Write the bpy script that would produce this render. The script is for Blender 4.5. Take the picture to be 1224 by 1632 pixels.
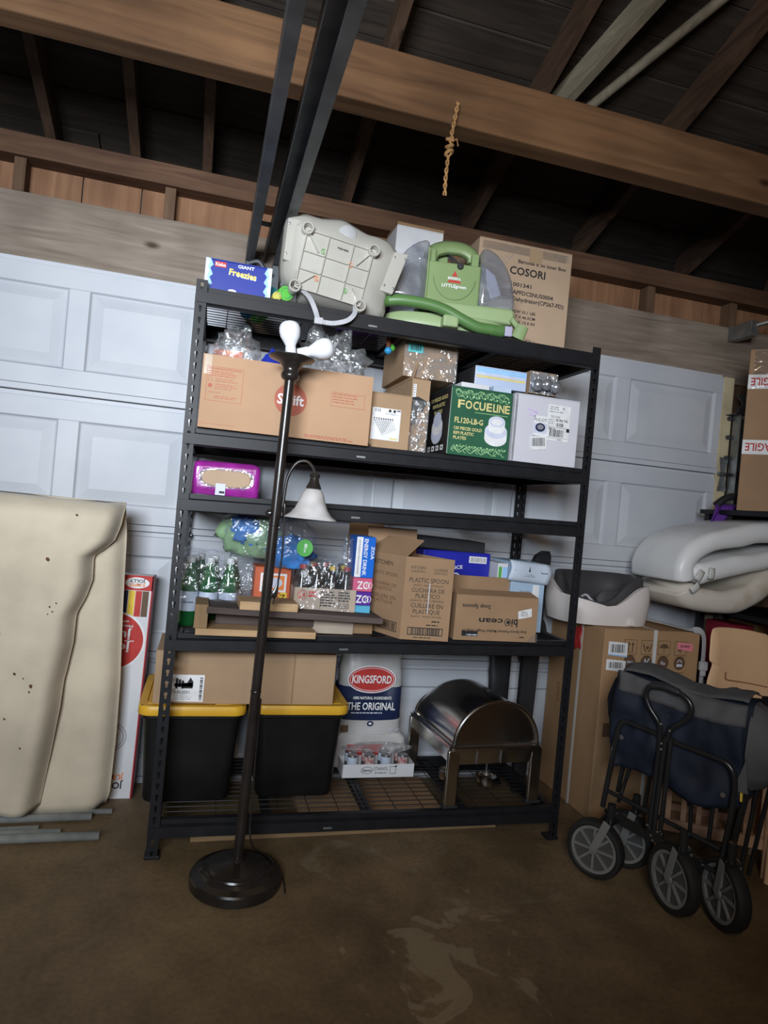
import bpy, bmesh, math, random
from mathutils import Vector, Matrix, noise
random.seed(7)
PI = math.pi
S = bpy.context.scene
COL = S.collection
for o in list(bpy.data.objects):
    bpy.data.objects.remove(o)

# ------------------------------------------------------------------ camera
cd = bpy.data.cameras.new('camera')
cam = bpy.data.objects.new('camera', cd)
COL.objects.link(cam)
cd.sensor_fit = 'HORIZONTAL'
cd.sensor_width = 36.0
cd.lens = 36.0 * 1048.57 / 1224.0
cd.clip_start = 0.05
_R = Vector((0.96139836, -0.26004528, 0.08994248))
_U = Vector((-0.08588377, 0.0269524, 0.99594053))
_F = Vector((0.26141381, 0.96522019, -0.00357833))
m = Matrix.Identity(4)
for i in range(3):
    m[i][0] = _R[i]; m[i][1] = _U[i]; m[i][2] = -_F[i]
m[0][3], m[1][3], m[2][3] = 0.09291, -2.31996, 1.24937
cam.matrix_world = m
S.camera = cam

# ------------------------------------------------------------------ world, lights, exposure
W = bpy.data.worlds.new('world'); S.world = W; W.use_nodes = True
W.node_tree.nodes['Background'].inputs[0].default_value = (0.75, 0.85, 1.0, 1)
W.node_tree.nodes['Background'].inputs[1].default_value = 0.06

def area(name, loc, target, sx, sy, power, col):
    l = bpy.data.lights.new(name, 'AREA'); l.shape = 'RECTANGLE'
    l.size = sx; l.size_y = sy; l.energy = power; l.color = col
    o = bpy.data.objects.new(name, l); COL.objects.link(o)
    o.location = loc
    o.rotation_euler = (Vector(target) - Vector(loc)).to_track_quat('-Z', 'Y').to_euler()
    return o
# daylight coming in through the opening high in the wall behind the camera; cone narrowed on the lamp to dim floor and lower tiers
key = area('window_daylight', (-0.75, -3.6, 1.9), (0.30, 0.6, 2.05), 1.4, 0.8, 50, (0.83, 0.91, 1.0))
key.data.spread = math.radians(80)
# added warm fill light behind and above the camera, standing in for warm ambient
l = bpy.data.lights.new('warm_fill', 'POINT'); l.energy = 27; l.color = (1.0, 0.67, 0.36); l.shadow_soft_size = 0.10
o = bpy.data.objects.new('warm_fill', l); COL.objects.link(o); o.location = (0.4, -2.7, 2.3)

vs = S.view_settings
vs.view_transform = 'Standard'; vs.look = 'None'; vs.gamma = 1.0; vs.exposure = 0.0
try: vs.use_curve_mapping = False
except Exception: pass

# ------------------------------------------------------------------ materials
MATS = {}
def _nt(name):
    m = bpy.data.materials.new(name); m.use_nodes = True
    nt = m.node_tree
    return m, nt, nt.nodes['Principled BSDF']
def mat(name, col, rough=0.6, metal=0.0, var=0.10, scale=7.0, bump=0.0, bscale=60.0, spec=0.5, stretch=(1,1,1), trans=0.0, ior=1.45, sheen=0.0, alpha=1.0, detail=4.0, col2=None, lo=0.35, hi=0.65):
    """plain procedural material: a base colour broken up by noise"""
    if name in MATS: return MATS[name]
    m, nt, b = _nt(name)
    N, L = nt.nodes, nt.links
    tc = N.new('ShaderNodeTexCoord'); mp = N.new('ShaderNodeMapping'); mp.inputs['Scale'].default_value = stretch
    L.new(tc.outputs['Object'], mp.inputs[0])
    nz = N.new('ShaderNodeTexNoise'); nz.inputs['Scale'].default_value = scale; nz.inputs['Detail'].default_value = detail
    L.new(mp.outputs[0], nz.inputs['Vector'])
    rp = N.new('ShaderNodeValToRGB')
    c2 = col2 if col2 else tuple(min(1, c * (1 + var)) for c in col)
    c1 = col if col2 else tuple(c * (1 - var) for c in col)
    rp.color_ramp.elements[0].position = lo; rp.color_ramp.elements[1].position = hi
    rp.color_ramp.elements[0].color = (*c1, 1); rp.color_ramp.elements[1].color = (*c2, 1)
    L.new(nz.outputs['Fac'], rp.inputs[0]); L.new(rp.outputs[0], b.inputs['Base Color'])
    b.inputs['Roughness'].default_value = rough; b.inputs['Metallic'].default_value = metal
    b.inputs['Specular IOR Level'].default_value = spec
    b.inputs['Transmission Weight'].default_value = trans; b.inputs['IOR'].default_value = ior
    b.inputs['Alpha'].default_value = alpha
    if sheen: b.inputs['Sheen Weight'].default_value = sheen
    if bump:
        n2 = N.new('ShaderNodeTexNoise'); n2.inputs['Scale'].default_value = bscale; n2.inputs['Detail'].default_value = 3
        L.new(mp.outputs[0], n2.inputs['Vector'])
        bp = N.new('ShaderNodeBump'); bp.inputs['Strength'].default_value = bump; bp.inputs['Distance'].default_value = 0.004
        L.new(n2.outputs['Fac'], bp.inputs['Height']); L.new(bp.outputs[0], b.inputs['Normal'])
    MATS[name] = m
    return m
def wood(name, c1, c2, axis=0, scale=5.0, rough=0.75, knots=True, bump=0.15):
    """sawn timber: grain stretched along one axis, blotches and dark knots"""
    if name in MATS: return MATS[name]
    m, nt, b = _nt(name); N, L = nt.nodes, nt.links
    tc = N.new('ShaderNodeTexCoord'); mp = N.new('ShaderNodeMapping')
    sc = [6.0, 6.0, 6.0]; sc[axis] = 0.45
    mp.inputs['Scale'].default_value = sc
    L.new(tc.outputs['Object'], mp.inputs[0])
    nz = N.new('ShaderNodeTexNoise'); nz.inputs['Scale'].default_value = scale; nz.inputs['Detail'].default_value = 6; nz.inputs['Distortion'].default_value = 1.2
    L.new(mp.outputs[0], nz.inputs['Vector'])
    rp = N.new('ShaderNodeValToRGB'); rp.color_ramp.elements[0].position = 0.3; rp.color_ramp.elements[1].position = 0.7
    rp.color_ramp.elements[0].color = (*c1, 1); rp.color_ramp.elements[1].color = (*c2, 1)
    L.new(nz.outputs['Fac'], rp.inputs[0])
    big = N.new('ShaderNodeTexNoise'); big.inputs['Scale'].default_value = 2.2; big.inputs['Detail'].default_value = 3
    L.new(tc.outputs['Object'], big.inputs['Vector'])
    r2 = N.new('ShaderNodeValToRGB'); r2.color_ramp.elements[0].position = 0.32; r2.color_ramp.elements[1].position = 0.62
    r2.color_ramp.elements[0].color = (0.62, 0.58, 0.55, 1); r2.color_ramp.elements[1].color = (1.05, 1.03, 1.0, 1)
    L.new(big.outputs['Fac'], r2.inputs[0])
    mx = N.new('ShaderNodeMix'); mx.data_type = 'RGBA'; mx.blend_type = 'MULTIPLY'; mx.inputs[0].default_value = 1.0
    L.new(rp.outputs[0], mx.inputs[6]); L.new(r2.outputs[0], mx.inputs[7])
    out = mx.outputs[2]
    if knots:
        vm = N.new('ShaderNodeMapping'); s2 = [3.2, 3.2, 3.2]; s2[axis] = 1.5; vm.inputs['Scale'].default_value = s2
        L.new(tc.outputs['Object'], vm.inputs[0])
        vo = N.new('ShaderNodeTexVoronoi'); vo.inputs['Scale'].default_value = 1.6; L.new(vm.outputs[0], vo.inputs['Vector'])
        r3 = N.new('ShaderNodeValToRGB'); r3.color_ramp.elements[0].position = 0.03; r3.color_ramp.elements[1].position = 0.10
        r3.color_ramp.elements[0].color = (0.28, 0.22, 0.18, 1); r3.color_ramp.elements[1].color = (1, 1, 1, 1)
        L.new(vo.outputs['Distance'], r3.inputs[0])
        m2 = N.new('ShaderNodeMix'); m2.data_type = 'RGBA'; m2.blend_type = 'MULTIPLY'; m2.inputs[0].default_value = 1.0
        L.new(out, m2.inputs[6]); L.new(r3.outputs[0], m2.inputs[7]); out = m2.outputs[2]
    L.new(out, b.inputs['Base Color']); b.inputs['Roughness'].default_value = rough; b.inputs['Specular IOR Level'].default_value = 0.25
    bp = N.new('ShaderNodeBump'); bp.inputs['Strength'].default_value = bump; bp.inputs['Distance'].default_value = 0.003
    L.new(nz.outputs['Fac'], bp.inputs['Height']); L.new(bp.outputs[0], b.inputs['Normal'])
    MATS[name] = m
    return m
def film(name, tint=(1, 1, 1), amount=0.22, rough=0.12, wrinkle=0.6, bscale=18.0):
    """thin clear plastic film"""
    if name in MATS: return MATS[name]
    m, nt, b = _nt(name); N, L = nt.nodes, nt.links
    tr = N.new('ShaderNodeBsdfTransparent'); tr.inputs[0].default_value = (*tint, 1)
    b.inputs['Base Color'].default_value = (0.75, 0.78, 0.8, 1); b.inputs['Roughness'].default_value = rough
    b.inputs['Specular IOR Level'].default_value = 1.0
    tc = N.new('ShaderNodeTexCoord')
    nz = N.new('ShaderNodeTexNoise'); nz.inputs['Scale'].default_value = bscale; nz.inputs['Detail'].default_value = 3; nz.inputs['Distortion'].default_value = 1.5
    L.new(tc.outputs['Object'], nz.inputs['Vector'])
    bp = N.new('ShaderNodeBump'); bp.inputs['Strength'].default_value = wrinkle; bp.inputs['Distance'].default_value = 0.02
    L.new(nz.outputs['Fac'], bp.inputs['Height']); L.new(bp.outputs[0], b.inputs['Normal'])
    gl = N.new('ShaderNodeBsdfGlossy'); gl.inputs['Roughness'].default_value = rough; gl.inputs['Color'].default_value = (0.95, 0.97, 1, 1)
    L.new(bp.outputs[0], gl.inputs['Normal'])
    ms = N.new('ShaderNodeMixShader'); ms.inputs[0].default_value = 0.6
    L.new(b.outputs[0], ms.inputs[1]); L.new(gl.outputs[0], ms.inputs[2])
    rp = N.new('ShaderNodeValToRGB'); rp.color_ramp.elements[0].position = 0.42; rp.color_ramp.elements[1].position = 0.7
    rp.color_ramp.elements[0].color = (amount * 0.6,) * 3 + (1,); rp.color_ramp.elements[1].color = (min(1, amount * 2.0),) * 3 + (1,)
    L.new(nz.outputs['Fac'], rp.inputs[0])
    mx = N.new('ShaderNodeMixShader'); L.new(rp.outputs[0], mx.inputs[0])
    L.new(tr.outputs[0], mx.inputs[1]); L.new(ms.outputs[0], mx.inputs[2])
    out = [n for n in N if n.type == 'OUTPUT_MATERIAL'][0]
    L.new(mx.outputs[0], out.inputs[0])
    MATS[name] = m
    return m
def ink(name, col, rough=0.6):
    return mat('ink_' + name, col, rough, var=0.06, scale=30)

# ------------------------------------------------------------------ mesh builder
TXT = {}
def glyphs(s, bold):
    k = (s, bold)
    if k in TXT: return TXT[k]
    c = bpy.data.curves.new('t', 'FONT'); c.body = s; c.size = 1.0; c.offset = 0.022 if bold else 0.0
    c.resolution_u = 2; c.fill_mode = 'FRONT'
    ob = bpy.data.objects.new('t', c); COL.objects.link(ob)
    bpy.context.view_layer.update()
    me = bpy.data.meshes.new_from_object(ob.evaluated_get(bpy.context.evaluated_depsgraph_get()))
    V = [(v.co.x, v.co.y) for v in me.vertices]; F = [tuple(p.vertices) for p in me.polygons]
    bpy.data.objects.remove(ob); bpy.data.curves.remove(c); bpy.data.meshes.remove(me)
    if V:
        x0 = min(v[0] for v in V); x1 = max(v[0] for v in V)
        V = [(v[0] - x0, v[1]) for v in V]
    else: x0 = 0; x1 = 0.01
    TXT[k] = (V, F, x1 - x0)
    return TXT[k]

class MB:
    def __init__(s): s.v = []; s.f = []; s.M = None
    def add(s, V, F):
        n = len(s.v)
        if s.M: V = [s.M @ Vector(p) for p in V]
        s.v += [tuple(p) for p in V]; s.f += [tuple(i + n for i in q) for q in F]
        return s
    def bx(s, x0, x1, y0, y1, z0, z1):
        return s.add([(x0,y0,z0),(x1,y0,z0),(x1,y1,z0),(x0,y1,z0),(x0,y0,z1),(x1,y0,z1),(x1,y1,z1),(x0,y1,z1)],
                     [(0,3,2,1),(4,5,6,7),(0,1,5,4),(1,2,6,5),(2,3,7,6),(3,0,4,7)])
    def bar(s, p, q, w, h, up=(0,0,1)):
        """rectangular bar from p to q"""
        p = Vector(p); q = Vector(q); d = (q - p).normalized(); up = Vector(up)
        a = d.cross(up).normalized() * w / 2; b = a.cross(d).normalized() * h / 2
        return s.add([p-a-b, p+a-b, p+a+b, p-a+b, q-a-b, q+a-b, q+a+b, q-a+b],
                     [(0,3,2,1),(4,5,6,7),(0,1,5,4),(1,2,6,5),(2,3,7,6),(3,0,4,7)])
    def tube(s, path, r, n=8, caps=True, closed=False, sq=(1, 1)):
        P = [Vector(p) for p in path]; k = len(P)
        R = r if isinstance(r, (list, tuple)) else [r] * k
        T = []
        for i in range(k):
            if closed: d = P[(i+1) % k] - P[i-1]
            else: d = P[min(i+1, k-1)] - P[max(i-1, 0)]
            T.append(d.normalized() if d.length > 1e-9 else Vector((0,0,1)))
        u = T[0].orthogonal().normalized(); V = []; F = []
        for i in range(k):
            u = (u - T[i] * u.dot(T[i]))
            u = u.normalized() if u.length > 1e-6 else T[i].orthogonal().normalized()
            w = T[i].cross(u)
            for j in range(n):
                a = 2 * PI * j / n
                V.append(P[i] + u * math.cos(a) * R[i] * sq[0] + w * math.sin(a) * R[i] * sq[1])
        for i in range(k if closed else k - 1):
            i2 = (i + 1) % k
            for j in range(n): F.append((i*n+j, i*n+(j+1) % n, i2*n+(j+1) % n, i2*n+j))
        if caps and not closed:
            F.append(tuple(range(n - 1, -1, -1))); F.append(tuple((k-1)*n + j for j in range(n)))
        return s.add(V, F)
    def cyl(s, p, q, r, r2=None, n=16, caps=True):
        return s.tube([p, q], [r, r if r2 is None else r2], n, caps)
    def lathe(s, prof, n=32, o=(0,0,0), axis=(0,0,1), sx=1.0, sy=1.0, caps=True):
        ax = Vector(axis).normalized(); u = Vector((1,0,0)) if abs(ax.z) > 0.99 else ax.orthogonal().normalized(); w = ax.cross(u)
        o = Vector(o); V = []; F = []
        for r, z in prof:
            for j in range(n):
                a = 2 * PI * j / n
                V.append(o + u * math.cos(a) * r * sx + w * math.sin(a) * r * sy + ax * z)
        for i in range(len(prof) - 1):
            for j in range(n): F.append((i*n+j, i*n+(j+1) % n, (i+1)*n+(j+1) % n, (i+1)*n+j))
        if caps and prof[0][0] > 1e-5: F.append(tuple(range(n - 1, -1, -1)))
        if caps and prof[-1][0] > 1e-5: F.append(tuple((len(prof)-1)*n + j for j in range(n)))
        return s.add(V, F)
    def prism(s, poly, a, b, ax='y'):
        """outline extruded along an axis from a to b; outline coords are the other two axes in x,y,z order"""
        k = len(poly); i = 'xyz'.index(ax)
        def mk(p, t):
            q = list(p); q.insert(i, t); return tuple(q)
        V = [mk(p, a) for p in poly] + [mk(p, b) for p in poly]
        F = [tuple(range(k)), tuple(range(2*k - 1, k - 1, -1))] + [(j, (j+1) % k, k + (j+1) % k, k + j) for j in range(k)]
        return s.add(V, F)
    def grid(s, fn, nu, nv, cu=False):
        V = []; F = []
        for i in range(nu + (0 if cu else 1)):
            for j in range(nv + 1): V.append(fn(i / nu, j / nv))
        h = nv + 1; k = nu if cu else nu + 1
        for i in range(nu):
            i2 = (i + 1) % k
            for j in range(nv): F.append((i*h+j, i2*h+j, i2*h+j+1, i*h+j+1))
        return s.add(V, F)
    def loft(s, rings, cap0=True, cap1=True):
        n = len(rings[0]); V = [p for r in rings for p in r]; F = []
        for i in range(len(rings) - 1):
            for j in range(n): F.append((i*n+j, i*n+(j+1) % n, (i+1)*n+(j+1) % n, (i+1)*n+j))
        if cap0: F.append(tuple(range(n - 1, -1, -1)))
        if cap1: F.append(tuple((len(rings)-1)*n + j for j in range(n)))
        return s.add(V, F)
    def ribbon(s, path, nrm, w, t=0.0015):
        """flat strap along a path, width w across nrm x tangent"""
        P = [Vector(p) for p in path]; V = []; F = []; k = len(P)
        for i in range(k):
            d = (P[min(i+1, k-1)] - P[max(i-1, 0)]).normalized()
            nn = Vector(nrm[i] if isinstance(nrm, list) else nrm); a = d.cross(nn).normalized() * w / 2; b = a.cross(d).normalized() * t / 2
            V += [P[i]-a-b, P[i]+a-b, P[i]+a+b, P[i]-a+b]
        for i in range(k - 1):
            for j in range(4): F.append((i*4+j, i*4+(j+1) % 4, i*4+4+(j+1) % 4, i*4+4+j))
        F += [(3,2,1,0), tuple((k-1)*4 + j for j in range(4))]
        return s.add(V, F)
    def mesh(s, name):
        me = bpy.data.meshes.new(name); me.from_pydata(s.v, [], s.f)
        bm = bmesh.new(); bm.from_mesh(me); bmesh.ops.recalc_face_normals(bm, faces=bm.faces); bm.to_mesh(me); bm.free()
        return me
    def build(s, name, m, parent=None, smooth=False, bevel=0.0, sub=0, solid=0.0, seg=2, ang=40, loc=None, rot=None, disp=0.0, dscale=0.1):
        me = s.mesh(name)
        if m: me.materials.append(m)
        if smooth:
            me.shade_smooth(); me.set_sharp_from_angle(angle=math.radians(ang))
        o = bpy.data.objects.new(name, me); COL.objects.link(o); o.parent = parent
        if loc: o.location = loc
        if rot: o.rotation_euler = rot
        if solid:
            md = o.modifiers.new('solid', 'SOLIDIFY'); md.thickness = solid; md.offset = 0
        if bevel:
            md = o.modifiers.new('bevel', 'BEVEL'); md.width = bevel; md.segments = seg; md.limit_method = 'ANGLE'; md.angle_limit = math.radians(35)
        if sub:
            md = o.modifiers.new('sub', 'SUBSURF'); md.levels = sub; md.render_levels = sub
        return o
def copyo(o, parent=None, loc=None, rot=None):
    c = o.copy(); COL.objects.link(c); c.parent = parent
    if loc is not None: c.location = loc
    if rot is not None: c.rotation_euler = rot
    return c
def tag(o, label=None, cat=None, group=None, kind=None):
    if label: o['label'] = label
    if cat: o['category'] = cat
    if group: o['group'] = group
    if kind: o['kind'] = kind
    return o
def thing(name, label, cat, loc=(0,0,0), rot=(0,0,0), group=None, kind=None):
    o = bpy.data.objects.new(name, None); COL.objects.link(o); o.empty_display_size = 0.05
    o.location = loc; o.rotation_euler = rot if isinstance(rot, (tuple, list)) else (0, 0, rot)
    return tag(o, label, cat, group, kind)
def rnd(w, h, r, n=5):
    """rounded rectangle outline centred on 0"""
    P = []
    for cx, cy, a0 in ((w/2-r, h/2-r, 0), (-w/2+r, h/2-r, PI/2), (-w/2+r, -h/2+r, PI), (w/2-r, -h/2+r, 1.5*PI)):
        for i in range(n + 1):
            a = a0 + PI / 2 * i / n; P.append((cx + r * math.cos(a), cy + r * math.sin(a)))
    return P
def spl(pts, n=6, closed=False):
    """Catmull-Rom through points"""
    P = [Vector(p) for p in pts]; k = len(P); out = []
    rng = range(k) if closed else range(k - 1)
    for i in rng:
        if closed: a, b, c, d = P[i-1], P[i], P[(i+1) % k], P[(i+2) % k]
        else: a, b, c, d = P[max(i-1, 0)], P[i], P[i+1], P[min(i+2, k-1)]
        for j in range(n):
            t = j / n
            out.append(0.5 * ((2*b) + (c-a)*t + (2*a-5*b+4*c-d)*t*t + (3*b-a-3*c+d)*t**3))
    if not closed: out.append(P[-1])
    return out

class Print:
    """flat print on a face: o = lower left corner, u = rightward, v = upward (in the parent's space)"""
    def __init__(s, parent, o, u=(1,0,0), v=(0,0,1), off=0.0007):
        s.p = parent; s.o = Vector(o); s.u = Vector(u).normalized(); s.v = Vector(v).normalized(); s.n = s.u.cross(s.v); s.off = off; s.L = {}
    def _a(s, c, P, F, lift=0):
        mb = s.L.setdefault(c, MB())
        mb.add([s.o + s.u*p[0] + s.v*p[1] + s.n*(s.off + lift*0.0005) for p in P], F)
    def rect(s, c, x0, y0, x1, y1, lift=0): s._a(c, [(x0,y0),(x1,y0),(x1,y1),(x0,y1)], [(0,1,2,3)], lift); return s
    def frame(s, c, x0, y0, x1, y1, t, lift=0):
        for q in ((x0,y0,x1,y0+t),(x0,y1-t,x1,y1),(x0,y0+t,x0+t,y1-t),(x1-t,y0+t,x1,y1-t)): s.rect(c, *q, lift)
        return s
    def poly(s, c, P, lift=0): s._a(c, P, [tuple(range(len(P)))], lift); return s
    def disc(s, c, x, y, r, ry=None, n=24, lift=0):
        ry = r if ry is None else ry
        return s.poly(c, [(x + r*math.cos(2*PI*i/n), y + ry*math.sin(2*PI*i/n)) for i in range(n)], lift)
    def ring(s, c, x, y, r, t, ry=None, n=24, lift=0, a0=0, a1=2*PI):
        ry = r if ry is None else ry; P = []; F = []
        for i in range(n + 1):
            a = a0 + (a1 - a0)*i/n
            P += [(x+r*math.cos(a), y+ry*math.sin(a)), (x+(r-t)*math.cos(a), y+(ry-t)*math.sin(a))]
        for i in range(n): F.append((2*i, 2*i+2, 2*i+3, 2*i+1))
        s._a(c, P, F, lift); return s
    def can(s, c, x, y0, y1, rx, ry, lift=0, n=16):
        P = [(x - rx*math.cos(PI*i/n), y0 - ry*math.sin(PI*i/n)) for i in range(n+1)] + [(x + rx*math.cos(PI*i/n), y1 + ry*math.sin(PI*i/n)) for i in range(n+1)]
        return s.poly(c, P, lift)
    def stroke(s, c, P, t, lift=0):
        V = []; F = []
        for i, p in enumerate(P):
            a = P[max(i-1,0)]; b = P[min(i+1,len(P)-1)]; dx, dy = b[0]-a[0], b[1]-a[1]; l = math.hypot(dx, dy) or 1
            V += [(p[0]-dy/l*t/2, p[1]+dx/l*t/2), (p[0]+dy/l*t/2, p[1]-dx/l*t/2)]
        for i in range(len(P)-1): F.append((2*i, 2*i+1, 2*i+3, 2*i+2))
        s._a(c, V, F, lift); return s
    def text(s, c, t, x, y, h, w=None, al='l', bold=True, rot=0.0, lift=0, slant=0.0):
        """h = capital height; w squeezes to a width; rot degrees about the anchor"""
        V, F, tw = glyphs(t, bold)
        sy = h / 0.70; sx = sy if w is None else w / tw
        W_ = tw * sx; dx = {'l': 0, 'c': -W_/2, 'r': -W_}[al]; a = math.radians(rot); ca, sa = math.cos(a), math.sin(a)
        P = []
        for vx, vy in V:
            px = vx*sx + dx + slant*vy*sy; py = vy*sy
            P.append((x + px*ca - py*sa, y + px*sa + py*ca))
        s._a(c, P, F, lift); return s
    def lines(s, c, x, y, w, n, dv, t, lift=0, seed=1):
        """rows of print too small to read"""
        r = random.Random(seed)
        for i in range(n):
            u = x; e = x + w * r.uniform(0.7, 1.0)
            while u < e:
                k = r.uniform(0.006, 0.02); s.rect(c, u, y - i*dv, min(u + k, e), y - i*dv + t, lift); u += k + 0.003
        return s
    def barcode(s, c, x, y, w, h, n=18, seed=3, lift=0):
        r = random.Random(seed); u = x
        while u < x + w:
            k = r.choice((1, 1, 2, 3)) * w / (n * 3.2); s.rect(c, u, y, min(u + k, x + w), y + h, lift); u += k + r.choice((1, 1, 2)) * w / (n * 3.2)
        return s
    def done(s):
        for c, mb in s.L.items(): mb.build(c + '_print', INK[c], s.p)
INK = {}
for k, c in dict(black=(0.02,0.02,0.022), white=(0.82,0.82,0.82), red=(0.5,0.035,0.03), rust=(0.42,0.10,0.055), brown=(0.13,0.075,0.04), gold=(0.72,0.62,0.26), silver=(0.62,0.65,0.78),
                 yellow=(0.85,0.58,0.06), pink=(0.85,0.25,0.32), purple=(0.15,0.05,0.32), blue=(0.02,0.09,0.5), sky=(0.35,0.6,0.9), green=(0.10,0.42,0.08), navy=(0.012,0.02,0.07), grey=(0.25,0.25,0.27), teal=(0.1,0.5,0.5), orange=(0.85,0.25,0.05), magenta=(0.6,0.04,0.3), palegreen=(0.45,0.75,0.35), lilac=(0.62,0.45,0.78)).items():
    INK[c if isinstance(c, str) else k] = ink(k, c)
# ------------------------------------------------------------------ materials of the setting
M_door = mat('door_paint', (0.49,0.505,0.545), 0.5, var=0.05, scale=3, col2=(0.56,0.575,0.605), bump=0.03, bscale=80)
M_cream = mat('cream_paint', (0.55,0.47,0.30), 0.6, var=0.12, scale=9)
M_steel = mat('galvanised_steel', (0.30,0.31,0.31), 0.45, metal=0.8, var=0.2, scale=14)
M_dsteel = mat('dark_steel', (0.10,0.105,0.11), 0.45, metal=0.7, var=0.25, scale=9)
M_header = wood('weathered_header_wood', (0.20,0.160,0.125), (0.34,0.285,0.235), 0, 4)
M_ply = wood('plywood', (0.21,0.105,0.056), (0.33,0.18,0.10), 2, 3)
M_frame = wood('reddish_framing_wood', (0.085,0.043,0.026), (0.15,0.082,0.048), 0, 5)
M_stud = wood('stud_wood', (0.10,0.058,0.036), (0.18,0.108,0.065), 2, 5)
M_beam = wood('beam_wood', (0.10,0.050,0.023), (0.185,0.098,0.047), 0, 3)
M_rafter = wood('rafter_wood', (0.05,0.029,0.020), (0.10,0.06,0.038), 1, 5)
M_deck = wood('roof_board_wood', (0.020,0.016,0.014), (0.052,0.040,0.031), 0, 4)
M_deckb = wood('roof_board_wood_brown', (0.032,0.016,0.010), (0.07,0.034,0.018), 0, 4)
M_brace = wood('pale_brace_wood', (0.16,0.14,0.10), (0.27,0.24,0.18), 1, 5, knots=False)
M_wallw = wood('wall_board_wood', (0.16,0.085,0.05), (0.27,0.155,0.09), 2, 4)

# floor: old stained concrete
m, nt, b = _nt('stained_concrete'); N, L = nt.nodes, nt.links
tc = N.new('ShaderNodeTexCoord')
def nz_(scale, detail=6, dist=0.0):
    n = N.new('ShaderNodeTexNoise'); n.inputs['Scale'].default_value = scale; n.inputs['Detail'].default_value = detail; n.inputs['Distortion'].default_value = dist
    L.new(tc.outputs['Object'], n.inputs['Vector']); return n
def rp_(src, p0, c0, p1, c1):
    r = N.new('ShaderNodeValToRGB'); r.color_ramp.elements[0].position = p0; r.color_ramp.elements[1].position = p1
    r.color_ramp.elements[0].color = (*c0, 1); r.color_ramp.elements[1].color = (*c1, 1); L.new(src, r.inputs[0]); return r.outputs[0]
def mul_(a, b_, mode='MULTIPLY', f=1.0):
    x = N.new('ShaderNodeMix'); x.data_type = 'RGBA'; x.blend_type = mode
    if isinstance(f, float): x.inputs[0].default_value = f
    else: L.new(f, x.inputs[0])
    L.new(a, x.inputs[6]); L.new(b_, x.inputs[7]); return x.outputs[2]
n1 = nz_(1.7, 6, 0.6); n2 = nz_(7, 8, 0.3); n3 = nz_(60, 4); n4 = nz_(2.6, 5, 1.5)
base = rp_(n1.outputs['Fac'], 0.3, (0.125,0.085,0.043), 0.7, (0.24,0.170,0.094))
fine = rp_(n2.outputs['Fac'], 0.25, (0.72,0.70,0.68), 0.75, (1.15,1.13,1.1))
spk = rp_(n3.outputs['Fac'], 0.30, (0.82,0.82,0.82), 0.62, (1.05,1.05,1.05))
pale = rp_(n4.outputs['Fac'], 0.63, (0,0,0), 0.70, (1,1,1))
rgb = N.new('ShaderNodeRGB'); rgb.outputs[0].default_value = (0.30,0.25,0.17,1)
c = mul_(mul_(base, fine), spk)
sep = N.new('ShaderNodeMath'); sep.operation = 'MULTIPLY'; sep.inputs[1].default_value = 0.35; L.new(pale, sep.inputs[0])
c = mul_(c, rgb.outputs[0], 'MIX', sep.outputs[0])
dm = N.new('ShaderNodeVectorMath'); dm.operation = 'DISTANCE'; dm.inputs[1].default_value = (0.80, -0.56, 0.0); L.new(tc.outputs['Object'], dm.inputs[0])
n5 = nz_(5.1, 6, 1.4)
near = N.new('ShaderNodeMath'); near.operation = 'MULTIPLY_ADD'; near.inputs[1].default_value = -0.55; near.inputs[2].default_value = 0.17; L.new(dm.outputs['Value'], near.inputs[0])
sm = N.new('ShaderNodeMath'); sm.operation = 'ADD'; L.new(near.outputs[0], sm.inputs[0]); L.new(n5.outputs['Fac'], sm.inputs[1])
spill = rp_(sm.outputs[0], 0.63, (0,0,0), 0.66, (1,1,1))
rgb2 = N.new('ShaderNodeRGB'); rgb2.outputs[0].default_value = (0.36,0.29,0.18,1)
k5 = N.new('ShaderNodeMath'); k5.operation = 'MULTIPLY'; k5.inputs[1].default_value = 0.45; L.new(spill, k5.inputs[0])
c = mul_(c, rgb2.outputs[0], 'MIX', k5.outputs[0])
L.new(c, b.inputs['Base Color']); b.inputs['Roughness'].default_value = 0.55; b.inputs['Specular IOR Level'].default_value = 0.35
bp = N.new('ShaderNodeBump'); bp.inputs['Strength'].default_value = 0.15; bp.inputs['Distance'].default_value = 0.01
L.new(n2.outputs['Fac'], bp.inputs['Height']); L.new(bp.outputs[0], b.inputs['Normal'])
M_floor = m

# ------------------------------------------------------------------ floor and walls
XL, XR, YB = -2.75, 3.12, -4.3
tag(MB().bx(XL-0.1, XR+0.1, YB-0.1, 1.1, -0.12, 0.0).build('floor', M_floor), 'stained brown concrete garage floor slab', 'floor', kind='structure')
wl = tag(MB().bx(XL-0.06, XL, YB, 0.8, 0, 4.4).build('wall_left', M_wallw), 'bare wooden side wall of the garage beyond the rug', 'wall', kind='structure')
wr = tag(MB().bx(XR, XR+0.06, YB, 0.8, 0, 4.4).build('wall_right', M_wallw), 'bare wooden side wall behind the black rack', 'wall', kind='structure')
# wall behind the camera with a wide window opening
wb = MB(); y0, y1 = YB, YB+0.08
wb.bx(XL, -1.6, y0, y1, 0, 4.6); wb.bx(0.6, XR, y0, y1, 0, 4.6); wb.bx(-1.6, 0.6, y0, y1, 0, 1.2); wb.bx(-1.6, 0.6, y0, y1, 2.7, 4.6)
tag(wb.build('wall_rear', M_wallw), 'bare wooden garage wall with a window opening', 'wall', kind='structure')

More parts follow.
